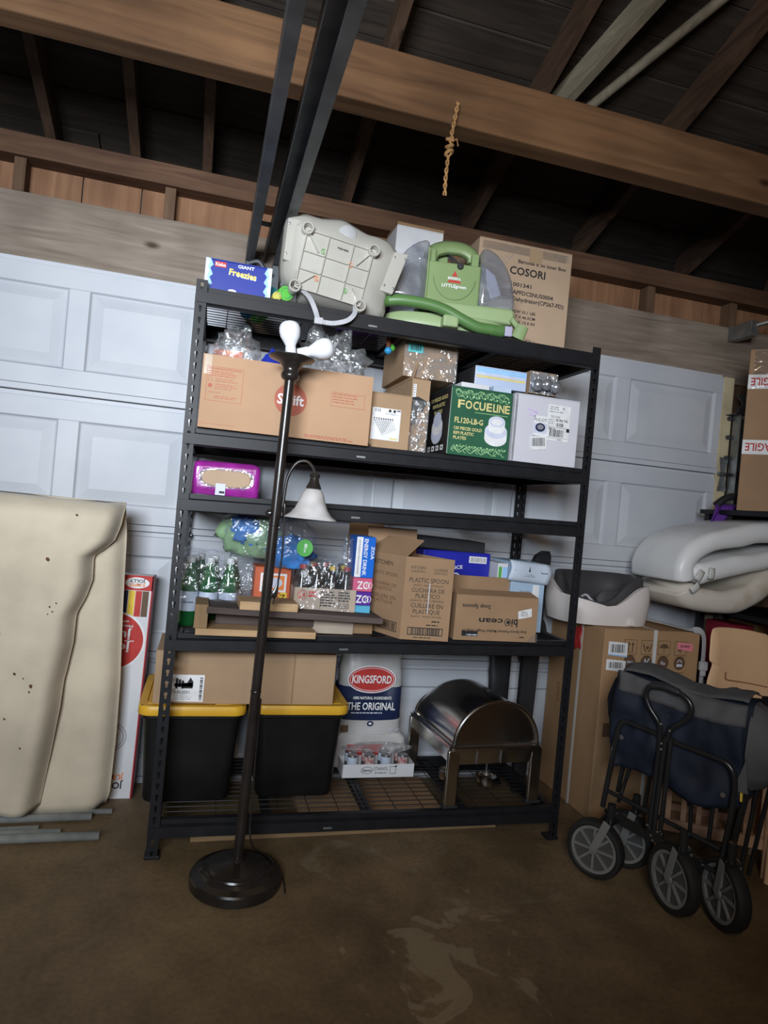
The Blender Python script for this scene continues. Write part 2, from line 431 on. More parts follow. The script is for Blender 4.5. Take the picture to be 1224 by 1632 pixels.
# wall above the garage door: header plank, studs, plywood sheets, top plate
wk = thing('wall_back', 'framed wooden wall above the garage door', 'wall', (0, 0.66, 0), kind='structure')
def bxo(name, m, p, *a, **k): return MB().bx(*a).build(name, m, p, **k)
bxo('header_plank', M_header, wk, XL, XR, 0.0, 0.09, 2.10, 2.40, bevel=0.004)
bxo('top_plate', M_frame, wk, XL, XR, -0.02, 0.10, 2.535, 2.625, bevel=0.003)
for a, b_ in ((XL, -1.62), (-1.61, -0.86), (-0.85, -0.525), (-0.52, -0.29), (-0.285, 0.31), (0.315, 0.93), (0.935, 1.55), (1.555, 2.17), (2.175, 2.72), (2.725, XR)):
    bxo('plywood_panel', M_ply, wk, a, b_, 0.075, 0.09, 2.40, 2.535)
for x in (-1.35, -0.745, -0.165, 0.44, 1.05, 1.66, 2.235, 2.755):
    bxo('stud', M_stud, wk, x-0.022, x+0.022, 0.0, 0.074, 2.40, 2.535, bevel=0.002)
bxo('door_jamb', M_stud, wk, 2.84, XR, 0.0, 0.09, 0, 2.10, bevel=0.003)
bxo('door_jamb', M_stud, wk, XL, -2.33, 0.0, 0.09, 0, 2.10, bevel=0.003)
MB().bx(2.73, 2.775, -0.16, -0.005, 2.32, 2.40).bar((2.75, -0.12, 2.37), (3.10, -0.55, 2.50), 0.03, 0.012).build('angle_bracket', M_steel, wk, bevel=0.002)

# roof: sloping boards on rafters, a tie beam and two braces
SL = 0.36
ce = thing('ceiling', 'dark sloping board roof on bare rafters', 'ceiling', (0, 0.66, 2.625), kind='structure')
ang = math.atan(SL); ca, sa = math.cos(ang), math.sin(ang)
def roof(x, t, h): return (x, -t*ca - h*sa, t*sa + h*ca - 0.0)   # t up the slope, h above the rafter bottoms
def slopebox(name, m, x0, x1, t0, t1, h0, h1):
    mb = MB(); V = [roof(x, t, h) for h in (h0, h1) for t in (t0, t1) for x in (x0, x1)]
    mb.add(V, [(0,1,3,2),(4,6,7,5),(0,4,5,1),(2,3,7,6),(0,2,6,4),(1,5,7,3)]); return mb.build(name, m, ce, bevel=0.002)
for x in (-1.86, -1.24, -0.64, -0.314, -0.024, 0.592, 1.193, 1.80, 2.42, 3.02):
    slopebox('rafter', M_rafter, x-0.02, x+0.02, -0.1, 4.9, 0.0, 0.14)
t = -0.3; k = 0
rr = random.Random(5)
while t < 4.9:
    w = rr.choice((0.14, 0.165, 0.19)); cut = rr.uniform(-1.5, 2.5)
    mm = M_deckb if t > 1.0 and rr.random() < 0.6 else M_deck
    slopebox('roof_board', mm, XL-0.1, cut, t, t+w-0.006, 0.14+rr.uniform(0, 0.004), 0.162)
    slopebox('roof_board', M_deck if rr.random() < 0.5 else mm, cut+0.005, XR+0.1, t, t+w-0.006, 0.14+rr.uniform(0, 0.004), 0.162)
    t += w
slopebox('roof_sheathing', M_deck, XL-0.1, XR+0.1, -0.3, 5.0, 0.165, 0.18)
bxo('tie_beam', M_beam, ce, XL, XR, -0.84, -0.75, -0.045, 0.150, bevel=0.006)
MB().bar((1.267, -0.56, 0.249), (1.68, -2.78, 0.84), 0.038, 0.09).build('brace', M_brace, ce, bevel=0.002)
MB().tube([(1.38, -0.56, 0.254), (2.43, -2.66, 1.10)], 0.019, 10).build('brace_pipe', M_brace, ce, smooth=True)

# ------------------------------------------------------------------ sectional garage door
dr = thing('door_1', 'white sectional garage door with raised panels', 'garage door', (0, 0.62, 0), kind='structure')
DX0, DX1 = -2.32, 2.70
PX = [(2.13,2.655),(1.525,2.05),(0.92,1.445),(0.315,0.84),(-0.435,-0.02),(-1.04,-0.515),(-1.645,-1.12),(-2.25,-1.725)]
for s_ in range(4):
    zt = 2.134 - 0.5335 * s_; zb = zt - 0.5335
    mb = MB()
    # face frame around the panels (rails and stiles), with a lipped joint top and bottom
    xs = sorted(PX); p0, p1 = zb + 0.103, zt - 0.103
    mb.bx(DX0, DX1, 0, 0.04, p1, zt - 0.022); mb.bx(DX0, DX1, 0, 0.04, zb + 0.028, p0)
    mb.bx(DX0, DX1, 0.012, 0.04, zt - 0.022, zt - 0.003); mb.bx(DX0, DX1, -0.008, 0.03, zb, zb + 0.026)
    e = DX0
    for a, b_ in xs:
        mb.bx(e, a, 0, 0.04, p0, p1); e = b_
    mb.bx(e, DX1, 0, 0.04, p0, p1)
    sec = mb.build('door_section', M_door, dr, bevel=0.002)
    for a, b_ in xs:
        q = MB(); d = 0.042
        r0 = [(a, 0, p0), (b_, 0, p0), (b_, 0, p1), (a, 0, p1)]
        def ins(d_, y): return [(a+d_, y, p0+d_), (b_-d_, y, p0+d_), (b_-d_, y, p1-d_), (a+d_, y, p1-d_)]
        q.loft([ins(0, 0.001), ins(0.006, 0.010), ins(0.012, 0.012), ins(0.052, 0.003), ins(0.056, 0.002)], False, True)
        q.build('door_panel', M_door, sec)
# reinforcing stile hardware at the middle, end stile, hinges with rollers
bxo('center_stile_plate', M_steel, dr, 0.19, 0.215, -0.02, 0.0, 0.05, 2.10)
def hinge(x, z, p=dr):
    mb = MB(); mb.prism([(x-0.028,z-0.09),(x+0.028,z-0.09),(x+0.020,z-0.045),(x+0.012,z),(x+0.020,z+0.045),(x+0.028,z+0.09),(x-0.028,z+0.09),(x-0.020,z+0.045),(x-0.012,z),(x-0.020,z-0.045)], -0.012, -0.009, 'y')
    mb.cyl((x-0.035, -0.02, z), (x+0.035, -0.02, z), 0.010, n=10)
    for dz in (-0.075, -0.06, 0.06, 0.075):
        mb.cyl((x-0.014, -0.016, z+dz), (x-0.014, -0.009, z+dz), 0.005, n=6); mb.cyl((x+0.014, -0.016, z+dz), (x+0.014, -0.009, z+dz), 0.005, n=6)
    return mb.build('hinge', M_steel, p, smooth=True)
for z in (1.6, 1.067, 0.533): hinge(0.012, z); MB().bx(-0.02, 0.045, -0.006, -0.001, z-0.12, z+0.11).build('hinge_plate', M_door, dr)
bxo('end_stile', M_cream, dr, 2.70, 2.765, -0.004, 0.03, 0.0, 2.12, bevel=0.002)
for z in (1.90, 1.80, 1.69, 1.42, 1.30): MB().cyl((2.748, -0.016, z), (2.748, -0.003, z), 0.012, n=10).build('bolt', M_dsteel, dr, smooth=True)
for z in (1.60, 1.067):
    h = hinge(2.735, z); MB().cyl((2.73, -0.035, z), (2.83, -0.035, z), 0.006, n=8).cyl((2.80, -0.035, z), (2.815, -0.035, z), 0.022, n=16).build('roller', M_dsteel, h, smooth=True)
# vertical track and flag bracket
tr = thing('door_track', 'galvanised vertical door track beside the end of the garage door', 'track', (2.80, 0.585, 0))
mb = MB(); mb.bx(-0.03, -0.026, -0.03, 0.03, 0.0, 1.93); mb.bx(-0.03, 0.025, 0.026, 0.03, 0.0, 1.93); mb.bx(0.021, 0.025, -0.03, 0.03, 0.0, 1.93)
mb.build('track_channel', M_steel, tr)
MB().tube(spl([(0.0,0.0,1.90),(0.0,-0.05,2.02),(0.0,-0.20,2.16),(0.0,-0.45,2.20),(0.0,-0.9,2.20)], 5), 0.022, 6).build('track_curve', M_steel, tr, smooth=True)
mb = MB(); mb.prism([(-0.075,1.92),(0.03,1.92),(0.065,2.02),(-0.075,2.02),(-0.04,1.97)], -0.04, -0.035, 'y'); mb.bx(-0.075, 0.03, -0.04, 0.03, 1.915, 1.92)
for x in (-0.06, -0.03, 0.0): mb.cyl((x, -0.046, 1.93), (x, -0.035, 1.93), 0.006, n=6)
mb.build('flag_bracket', M_dsteel, tr, bevel=0.001)

# ------------------------------------------------------------------ overhead opener rails
op = thing('opener_rail', 'pair of dark steel opener rails running overhead towards the garage door', 'rail', (0.25, 0.6, 2.26))
for x0, x1, web, fl0 in ((-0.083, -0.048, -0.083, -0.083), (-0.008, 0.068, 0.064, 0.032)):
    mb = MB(); Y0, Y1 = 0.02, -3.4
    mb.bx(web, web+0.004, Y1, Y0, 0.004, 0.066); mb.bx(fl0, x1, Y1, Y0, 0.0, 0.004); mb.bx(x0, x1, Y1, Y0, 0.066, 0.07)
    if x0 < -0.05: mb.bx(x1-0.004, x1, Y1, Y0, 0.045, 0.066)
    else: mb.bx(x0, x0+0.004, Y1, Y0, 0.02, 0.066)
    mb.build('rail_channel', M_dsteel, op, bevel=0.001)
MB().bx(-0.083, 0.068, -0.27, -0.235, 0.0705, 0.078).build('cross_brace', M_dsteel, op, bevel=0.002)
for x in (-0.082, 0.032): MB().bx(x, x+0.032, -0.02, 0.019, -0.13, -0.0005).build('end_bracket', M_dsteel, op, bevel=0.002)
MB().tube(spl([(-0.07,-0.05,-0.02),(-0.03,-0.06,-0.01),(0.0,-0.06,-0.04),(0.03,-0.05,-0.05)], 5), 0.009, 8).build('latch', M_dsteel, op, smooth=True)

# twine hanging from the tie beam
M_twine = mat('jute_twine', (0.42,0.23,0.09), 0.9, var=0.3, scale=60, bump=0.6, bscale=200)
tw = thing('twine', 'knotted loop of brown twine hanging from the tie beam', 'twine', (0.795, -0.205, 2.64))
mb = MB(); A = []; B = []
for i in range(70):
    z = -i * 0.0046; a = i * 0.55; w = 0.0042 + (0.004 if 26 < i < 40 else 0); lean = -0.02 * math.sin(i/70*2.0)
    A.append((lean + w*math.cos(a), w*math.sin(a), z)); B.append((lean - w*math.cos(a), -w*math.sin(a), z))
mb.tube(A, 0.0032, 6); mb.tube(B, 0.0032, 6); mb.build('strand', M_twine, tw, smooth=True)
mb = MB(); x = -0.02*math.sin(33/70*2.0)
for k in range(3):
    mb.tube([(x + (0.011)*math.cos(j*PI/5), 0.011*math.sin(j*PI/5), -0.13 - 0.022*k + 0.006*math.sin(j*PI/5+k)) for j in range(10)], 0.006, 6, closed=True)
mb.tube([(x, 0.01, -0.135), (x+0.025, 0.004, -0.12), (x+0.03, 0, -0.145)], 0.003, 5)
mb.build('knot', M_twine, tw, smooth=True)

# ------------------------------------------------------------------ shelving unit
M_blk = mat('black_powder_coat', (0.013,0.013,0.015), 0.45, var=0.15, scale=20, bump=0.05, bscale=300, spec=0.35)
SW, SH, SD = 1.552, 1.967, 0.56
TIER = [1.947, 1.4755, 1.257, 0.7795, 0.128]
TSK = [0.0, 0.009, 0.017, 0.016, -0.002]      # tiers skewed to fit image coordinates, not truly tilted
def tz(i, x): return TIER[i] + TSK[i] * (x - 0.776)
su = thing('shelving_unit', 'tall black steel five-tier shelving unit holding boxes', 'shelving unit', (0, 0, 0))
def flange(mb, o, u, w):
    """perforated strip: keyhole slots every 38 mm; o = bottom corner, u = direction across"""
    o = Vector(o); u = Vector(u); n = 51; p = SH / n
    for i in range(n):
        z = i * p; c = w * 0.5; zc = z + p * 0.5
        hole = [(c+0.0062*math.cos(a), zc+0.004+0.0062*math.sin(a)) for a in (-0.5, 0.35, 1.1, PI-1.1, PI-0.35, PI+0.5)] + [(c-0.0030, zc-0.004), (c-0.0030, zc-0.013), (c+0.0030, zc-0.013), (c+0.0030, zc-0.004)]
        rect = [(w, zc), (w, z+p*0.8), (w, z+p), (0, z+p), (0, z+p*0.8), (0, zc), (0, z+p*0.3), (0, z), (w, z), (w, z+p*0.3)]
        V = [o + u*q[0] + Vector((0,0,q[1])) for q in rect + hole]
        mb.add(V, [(j, (j+1) % 10, 10+(j+1) % 10, 10+j) for j in range(10)])
for (x, y, ux, uy) in ((0,0,1,1),(SW,0,-1,1),(0,SD,1,-1),(SW,SD,-1,-1)):
    mb = MB(); flange(mb, (x,y,0), (ux,0,0), 0.036); flange(mb, (x,y,0), (0,uy,0), 0.036)
    po = mb.build('post', M_blk, su, solid=0.0022)
    MB().bx(min(x-0.006*ux, x+0.044*ux), max(x-0.006*ux, x+0.044*ux), min(y-0.004*uy, y+0.044*uy), max(y-0.004*uy, y+0.044*uy), 0.0, 0.012).build('foot', M_blk, po, bevel=0.002)
def beamprof(sgn, y): return [(y+0.012*sgn, 0), (y+0.012*sgn, -0.016), (y-0.003*sgn, -0.021), (y-0.003*sgn, -0.056), (y+0.004*sgn, -0.060), (y+0.034*sgn, -0.060), (y+0.034*sgn, -0.056), (y+0.016*sgn, -0.054), (y+0.016*sgn, -0.010), (y+0.034*sgn, -0.008), (y+0.034*sgn, 0)]
for ti, t in enumerate(TIER):
    def sk(mb, ti=ti):
        mb.v = [(q[0], q[1], q[2] + TSK[ti]*(q[0]-0.776)) for q in mb.v]; return mb
    for sgn, y in ((1, 0.0), (-1, SD)):
        sk(MB().prism([(a, t+b_) for a, b_ in beamprof(sgn, y)], 0.004, SW-0.004, 'x')).build('beam', M_blk, su)
    for sgn, x in ((1, 0.0), (-1, SW)):
        sk(MB().prism([(a, t+b_) for a, b_ in beamprof(sgn, x)], 0.036, SD-0.036, 'y')).build('side_beam', M_blk, su)
    mb = MB(); n = 15
    for i in range(1, n): mb.cyl((0.018, SD*i/n, t-0.003), (SW-0.018, SD*i/n, t-0.003), 0.0018, n=5)
    for i in range(1, 14): mb.cyl((SW*i/14, 0.016, t-0.0055), (SW*i/14, SD-0.016, t-0.0055), 0.0018, n=5)
    sk(mb).build('wire_deck', M_blk, su)
    for x in (0.40, 0.776, 1.16): sk(MB().bx(x-0.016, x+0.016, 0.016, SD-0.016, t-0.030, t-0.008)).build('deck_support', M_blk, su)
    sk(MB().bx(0.60, 0.632, -0.0045, -0.002, t-0.046, t-0.040)).build('clip', M_steel, su)
# ------------------------------------------------------------------ carton helpers
M_card = mat('cardboard', (0.40,0.265,0.16), 0.8, var=0.07, scale=5, bump=0.04, bscale=200, spec=0.2)
M_cardp = mat('pale_cardboard', (0.46,0.33,0.225), 0.8, var=0.06, scale=4, bump=0.04, bscale=200, spec=0.2)
M_cardd = mat('brown_cardboard', (0.30,0.185,0.10), 0.8, var=0.08, scale=5, bump=0.05, bscale=200, spec=0.2)
M_cards = mat('spoon_cardboard', (0.36,0.225,0.13), 0.8, var=0.08, scale=5, bump=0.05, bscale=200, spec=0.2)
M_cwhite = mat('white_card', (0.70,0.70,0.72), 0.55, var=0.04, scale=6)
M_tape = mat('packing_tape', (0.40,0.28,0.17), 0.22, var=0.08, scale=10, spec=0.7)
M_ctape = film('clear_tape', (1,1,1), 0.10, 0.12, 0.2, 12)
M_grey = mat('grey_booster_plastic', (0.44,0.42,0.37), 0.20, var=0.05, scale=6, spec=0.55)
def carton(name, label, cat, x0, x1, y0, d, z0, z1, m, rz=0.0, tape=True, group=None, rx=0.0, tm=None, tapew=0.05, drop=0.06):
    """closed carton; local origin = middle of the base; front face at local y = -d/2"""
    w, h = x1 - x0, z1 - z0
    cx, cy = (x0 + x1) / 2, y0 + d / 2
    T = thing(name, label, cat, (cx, cy, z0), (rx, 0, rz), group)
    MB().bx(-w/2, w/2, -d/2, d/2, 0, h-0.003).build('body', m, T, bevel=0.003)
    MB().bx(-w/2+0.001, w/2-0.001, -d/2+0.001, -0.0008, h-0.003, h).build('flap', m, T)
    MB().bx(-w/2+0.001, w/2-0.001, 0.0008, d/2-0.001, h-0.003, h).build('flap', m, T)
    if tape:
        q = MB(); q.bx(-w/2-0.0004, w/2+0.0004, -tapew/2, tapew/2, h, h+0.0004); q.bx(-w/2-0.0006, -w/2, -tapew/2, tapew/2, h-drop, h); q.bx(w/2, w/2+0.0006, -tapew/2, tapew/2, h-drop, h)
        q.build('tape', tm or M_tape, T)
    T['w'] = w; T['d'] = d; T['h'] = h
    return T
def front(T): return Print(T, (-T['w']/2, -T['d']/2, 0))
def leftface(T): return Print(T, (-T['w']/2, T['d']/2, 0), (0,-1,0))
def blob(mb, c, s, n=(20, 14), amp=0.12, freq=3.0, seed=0, flat=None):
    """crumpled closed bag shape"""
    c = Vector(c); off = Vector((seed*7.3, seed*3.1, seed*1.7))
    def fn(u, v):
        a = 2*PI*u; b = PI*(v-0.5)*0.999
        p = Vector((math.cos(b)*math.cos(a), math.cos(b)*math.sin(a), math.sin(b)))
        k = 1 + amp*noise.noise(p*freq + off) + amp*0.6*abs(noise.noise(p*freq*2.3 + off*2)) - amp*0.5*abs(noise.noise(p*freq*1.6 - off))
        q = Vector((p.x*s[0]*k, p.y*s[1]*k, p.z*s[2]*k))
        if flat is not None: q.z = max(q.z, flat)
        return c + q
    return mb.grid(fn, n[0], n[1], cu=True)

# ------------------------------------------------------------------ top tier
Z1 = TIER[0]
# blue freezer-pop carton
M_blue = mat('blue_carton', (0.012,0.03,0.27), 0.35, var=0.08, scale=6)
T = carton('snack_carton', 'small blue carton of giant freezer pops on the top shelf corner', 'carton', 0.022, 0.247, 0.03, 0.14, Z1, Z1+0.108, M_blue, tape=False)
p = front(T)
for sx, x0 in ((1, 0.0), (-1, 0.225)):
    pts = [(x0, 0.0), (x0, 0.107)] + [(x0 + sx*(0.016 + 0.010*((i*7) % 3)/2), 0.107 - i*0.0107) for i in range(11)]
    p.poly('sky', pts); p.poly('silver', [(x0, 0.0), (x0, 0.107)] + [(x0 + sx*(0.008 + 0.007*((i*5) % 3)/2), 0.107 - i*0.0107) for i in range(11)], lift=1)
p.rect('red', 0.031, 0.081, 0.069, 0.100); p.text('white', 'Kisko', 0.033, 0.085, 0.011, 0.034, lift=1)
p.text('white', 'GIANT', 0.108, 0.089, 0.011, 0.056)
p.text('white', 'Freezies', 0.079, 0.061, 0.022, 0.094, rot=-4); p.text('yellow', 'Freezies', 0.0805, 0.063, 0.020, 0.091, rot=-4, lift=1)
p.disc('white', 0.095, 0.006, 0.014, 0.006)
p.done()
# pool noodle offcuts
M_noodleG = mat('green_foam', (0.10,0.42,0.05), 0.75, var=0.12, scale=20, bump=0.2, bscale=150)
M_noodleB = mat('blue_foam', (0.03,0.24,0.42), 0.75, var=0.12, scale=20, bump=0.2, bscale=150)
M_noodleY = mat('yellow_foam', (0.55,0.50,0.10), 0.75, var=0.12, scale=20, bump=0.2, bscale=150)
def noodle(lab, x, y0, y1, z, r, mo, mi, ins, tilt=0.0):
    T = thing('pool_noodle', lab, 'pool noodle', (x, y0, z), (0, 0, tilt), 'foam tubes beside the blue carton')
    MB().lathe([(r*0.68, -0.002), (r*0.96, 0), (r, 0.004), (r, y1-y0)], 20, axis=(0,1,0)).build('outer_foam', mo, T, smooth=True)
    MB().lathe([(0.001, 0.0), (r*0.6, 0.0), (r*0.68, -0.004), (r*0.68, 0.02)], 20, axis=(0,1,0)).build('core_foam', mi, T, smooth=True)
noodle('green foam tube with a blue core beside the blue carton', 0.302, 0.04, 0.42, Z1+0.034, 0.027, M_noodleG, M_noodleB, 0, 0.20)
noodle('small yellow foam tube with a blue core beside the blue carton', 0.271, 0.03, 0.10, Z1+0.0165, 0.016, M_noodleY, M_noodleB, 0, 0.1)
noodle('teal foam tube lying behind the green foam tube', 0.262, 0.135, 0.45, Z1+0.053, 0.026, M_noodleB, M_noodleG, 0, 0.25)

# booster seat lying on its back, underside to the camera
T = thing('booster_seat', 'grey plastic child booster seat lying with its underside facing out on the top shelf', 'booster seat', (0.5, 0.045, Z1))
T.scale = (1.03, 1.0, 1.075)
OUT = [(-0.187,0.310),(-0.157,0.324),(-0.092,0.318),(-0.016,0.329),(0.026,0.316),(0.083,0.295),(0.129,0.292),(0.173,0.280),(0.201,0.252),(0.222,0.234),(0.222,0.190),(0.205,0.125),(0.178,0.084),(0.168,0.012),(0.10,0.005),(0.046,0.008),(-0.037,0.014),(-0.094,0.018),(-0.142,0.022),(-0.16,0.053),(-0.194,0.071),(-0.212,0.099),(-0.218,0.145),(-0.217,0.204),(-0.213,0.287)]
OUT = [(p_.x, p_.y) for p_ in spl([(a, b_, 0) for a, b_ in OUT], 3, True)]
cx0, cz0 = -0.04, 0.128
LEG = [(-0.143,0.238),(0.092,0.208),(0.059,0.018),(-0.170,0.046)]
def core(k):
    """ring of the central plate matched by angle to the outline"""
    r = []
    for a, b_ in OUT:
        an = math.atan2(b_-cz0, a-cx0); c_, s_ = math.cos(an+0.12), math.sin(an+0.12)
        d = min(0.118/max(1e-6, abs(c_)), 0.098/max(1e-6, abs(s_))); d = min(d, 0.145)
        r.append((cx0 + math.cos(an)*d, cz0 + math.sin(an)*d))
    return r
cr_ = core(1)
def mixr(k, y, g=1.0): return [(a*k + c_*(1-k), y, b_*k + d*(1-k)) for (a, b_), (c_, d) in zip(OUT, cr_)]
def sc(ring, s, y): return [(cx0 + (a-cx0)*s, y, cz0 + (b_-cz0)*s) for a, _, b_ in ring]
mb = MB(); r1 = mixr(1, 0.05)
mb.loft([sc(mixr(0, 0), 0.05, -0.040), mixr(0, -0.040), mixr(0.35, -0.020), mixr(0.75, 0.0), mixr(0.97, 0.035), mixr(1.0, 0.10), sc(r1, 0.97, 0.105), mixr(0.70, 0.02), sc(mixr(0, 0), 0.1, 0.0)])
mb.build('seat_shell', M_grey, T, smooth=True, ang=50)
for lx, lz in LEG:
    MB().lathe([(0.018,0.055),(0.021,0.0),(0.0195,-0.002),(0.0155,-0.002),(0.0145,0.0),(0.0135,0.045),(0.001,0.046)], 20, (lx, -0.062, lz), (0,1,0)).build('leg_tube', M_grey, T, smooth=True)
# ribs of the underside grid
def lerp(p_, q_, t_): return (p_[0]+(q_[0]-p_[0])*t_, p_[1]+(q_[1]-p_[1])*t_)
a_, b_, c_, d_ = LEG
mb = MB()
for t_ in (0, 0.36, 0.67, 1.0):
    p_, q_ = lerp(a_, d_, t_), lerp(b_, c_, t_); mb = MB(); mb.bar((p_[0], -0.044, p_[1]), (q_[0], -0.044, q_[1]), 0.012, 0.0035); mb.build('rib', M_grey, T)
for t_ in (0, 0.33, 0.70, 1.0):
    p_, q_ = lerp(a_, b_, t_), lerp(d_, c_, t_); MB().bar((p_[0], -0.044, p_[1]), (q_[0], -0.044, q_[1]), 0.012, 0.0035, (1,0,0)).build('rib', M_grey, T)
for (p_, q_) in ((a_, (-0.10,0.17)), (b_, (0.035,0.15)), (c_, (0.03,0.075)), (d_, (-0.105,0.095))):
    MB().bar((p_[0], -0.045, p_[1]), (q_[0], -0.045, q_[1]), 0.012, 0.003).build('rib', M_grey, T)
for P_ in ([(-0.208,0.278),(-0.165,0.277),(-0.171,0.132),(-0.213,0.140)], [(0.177,0.235),(0.229,0.233),(0.182,0.088),(0.135,0.095)]):
    pl = MB().prism(P_, -0.012, 0.012, 'y').build('armrest_plate', M_grey, T, bevel=0.003)
    q = MB(); ctr = (sum(a[0] for a in P_)/4, sum(a[1] for a in P_)/4)
    for k_ in (0, 1, 2, 3):
        e = lerp(P_[k_], ctr, 0.28); MB().lathe([(0.0045,0.0),(0.004,-0.003),(0.0005,-0.004)], 10, (e[0], -0.012, e[1]), (0,1,0)).build('screw', M_steel, pl, smooth=True)
mb = MB().lathe([(0.034,0.0),(0.030,0.004),(0.001,0.008)], 24, (0.0, -0.018, 0.255), (0,-1,0)).build('recess', mat('recess_plastic', (0.42,0.42,0.42), 0.25), T, smooth=True)
p = Print(T, (0, -0.0445, 0), off=0.0008)
for (x, z, c) in ((-0.082,0.177,'green'),(0.015,0.150,'orange'),(-0.098,0.085,'orange'),(0.003,0.062,'green')):
    p.ring(c, x, z, 0.009, 0.0016); p.text(c, '2', x, z-0.004, 0.008, al='c', lift=1)
p.text('black', 'FISHER', -0.035, 0.196, 0.005, 0.04, rot=-8)
p.done()
M_strap = mat('grey_webbing', (0.46,0.46,0.48), 0.6, var=0.08, scale=40, bump=0.2, bscale=400)
st = spl([(-0.142,-0.035,0.042),(-0.118,-0.07,0.012),(-0.098,-0.085,-0.028),(-0.086,-0.083,-0.058)], 5)
MB().ribbon(st, (0.25,-1,0.1), 0.018).build('strap', M_strap, T, smooth=True)
st = spl([(-0.075,-0.084,-0.062),(-0.033,-0.088,-0.062),(0.014,-0.085,-0.045),(0.040,-0.07,-0.015),(0.046,-0.035,0.020)], 5)
MB().ribbon(st, (0,-1,0.25), 0.016).build('strap', M_strap, T, smooth=True)
MB().bx(-0.098, -0.068, -0.092, -0.080, -0.072, -0.050).bx(-0.072, -0.060, -0.090, -0.082, -0.068, -0.056).build('buckle', M_strap, T, bevel=0.003)
# purple cloth behind the booster
M_purple = mat('purple_cloth', (0.10,0.025,0.22), 0.85, var=0.25, scale=12)
blob(MB(), (0,0,0.15), (0.13,0.05,0.20), amp=0.2, seed=3, flat=-0.15).build('cloth_bundle', M_purple, None, smooth=True, loc=(0.62, 0.30, Z1))
tag(bpy.data.objects['cloth_bundle'], 'purple cloth bundle behind the grey booster seat', 'cloth')

# white product carton behind
T = carton('product_carton', 'white carton with a printed picture standing behind the booster seat', 'carton', 0.765, 0.972, 0.36, 0.17, Z1, Z1+0.50, M_cwhite, tape=False)
MB().bx(-0.1035, 0.1035, -0.085, 0.085, 0.50, 0.512).build('torn_lid', M_cardd, T)
p = front(T)
p.poly('silver', [(0.055,0.40),(0.075,0.435),(0.115,0.415),(0.118,0.408),(0.075,0.400),(0.060,0.388)]); p.ring('grey', 0.135, 0.425, 0.022, 0.004, a0=-1.2, a1=1.6); p.disc('black', 0.130, 0.405, 0.006); p.ring('silver', 0.118, 0.405, 0.012, 0.003)
p.done()

# big carton with shipping print
T = carton('shipping_carton', 'large pale shipping carton with black stock printing at the end of the top shelf', 'carton', 1.10, 1.53, 0.25, 0.28, Z1, Z1+0.475, M_cardp, rz=-0.02)
p = front(T); x = 0.085
p.text('black', 'Barcode is on inner Box', 0.405, 0.395, 0.015, 0.225, 'r')
p.text('black', 'COSORI', 0.145, 0.345, 0.032, 0.165)
p.text('black', '1001341', 0.155, 0.295, 0.016, 0.095); p.text('black', 'CAPFDCSNUS0004', 0.355, 0.262, 0.017, 0.205, 'r'); p.text('black', 'Food Dehydrator(CP267-FD)', 0.408, 0.234, 0.017, 0.30, 'r')
for i, s_ in enumerate(('NGW 33.1 LBS', '38.7 X 46.5CM', '15.2 X 15.0 IN')): p.text('black', s_, 0.165, 0.185 - 0.022*i, 0.012, 0.115)
p.text('black', '4 PCS', 0.165, 0.115, 0.013, 0.045); p.text('black', 'Made in China', 0.12, 0.058, 0.020, 0.20, bold=False)
p.stroke('grey', [(0.12,0.405),(0.13,0.42),(0.135,0.40),(0.155,0.425)], 0.003); p.stroke('grey', [(0.10,0.41),(0.13,0.38)], 0.002)
p.done()
MB().bx(0.015, 0.075, -0.1408, -0.140, 0.405, 0.465).build('tape', M_tape, T); MB().bx(0.15, 0.203, -0.1408, -0.140, 0.0, 0.05).build('tape', M_tape, T)
MB().bx(-0.2, 0.2, -0.1405, -0.140, 0.43, 0.464).build('clear_tape', M_ctape, T)

# portable carpet cleaner
M_green = mat('green_appliance_plastic', (0.215,0.30,0.125), 0.38, var=0.04, scale=8)
M_greenp = mat('pale_green_plastic', (0.30,0.395,0.195), 0.40, var=0.04, scale=8)
M_greenh = mat('green_hose_plastic', (0.095,0.20,0.06), 0.40, var=0.06, scale=8)
M_tank = film('smoky_tank_plastic', (0.75,0.77,0.85), 0.55, 0.10, 0.05, 6)
T = thing('carpet_cleaner', 'green portable carpet cleaner with clear tanks and a ribbed hose on the top shelf', 'carpet cleaner', (0.952, 0.165, Z1), (0, 0, -0.15))
T.scale = (1.04, 1.0, 1.08)
def sup(a, b_, e=3.0, n=40): return [(a*math.copysign(abs(math.cos(2*PI*i/n))**(2/e), math.cos(2*PI*i/n)), b_*math.copysign(abs(math.sin(2*PI*i/n))**(2/e), math.sin(2*PI*i/n))) for i in range(n)]
mb = MB(); mb.loft([[(x*k, y*k, z) for x, y in sup(0.245, 0.105)] for k, z in ((0.93,0.0),(0.99,0.006),(1.0,0.03),(0.985,0.055),(0.95,0.062))]); mb.build('base', M_greenp, T, smooth=True, ang=50)
mb = MB(); mb.prism([(-0.02,0.0615),(0.236,0.055),(0.238,0.105),(0.225,0.112),(-0.125,0.112),(-0.125,0.085)], -0.100, 0.095, 'y'); mb.build('motor_housing', M_greenp, T, bevel=0.012, seg=3)
MB().bx(-0.098, 0.098, -0.088, 0.085, 0.106, 0.252).build('front_panel', M_green, T, bevel=0.006)
for sx in (-1, 1): MB().bx(min(sx*0.068, sx*0.097), max(sx*0.068, sx*0.097), -0.045, 0.045, 0.25, 0.312).build('handle_pillar', M_green, T, bevel=0.006)
MB().tube(spl([(-0.086,0,0.285),(-0.072,0,0.315),(-0.035,0,0.332),(0.0,0,0.336),(0.04,0,0.334),(0.075,0,0.318),(0.086,0,0.29)], 5), 0.023, 12, sq=(1.0,1.4)).build('handle', M_green, T, smooth=True)
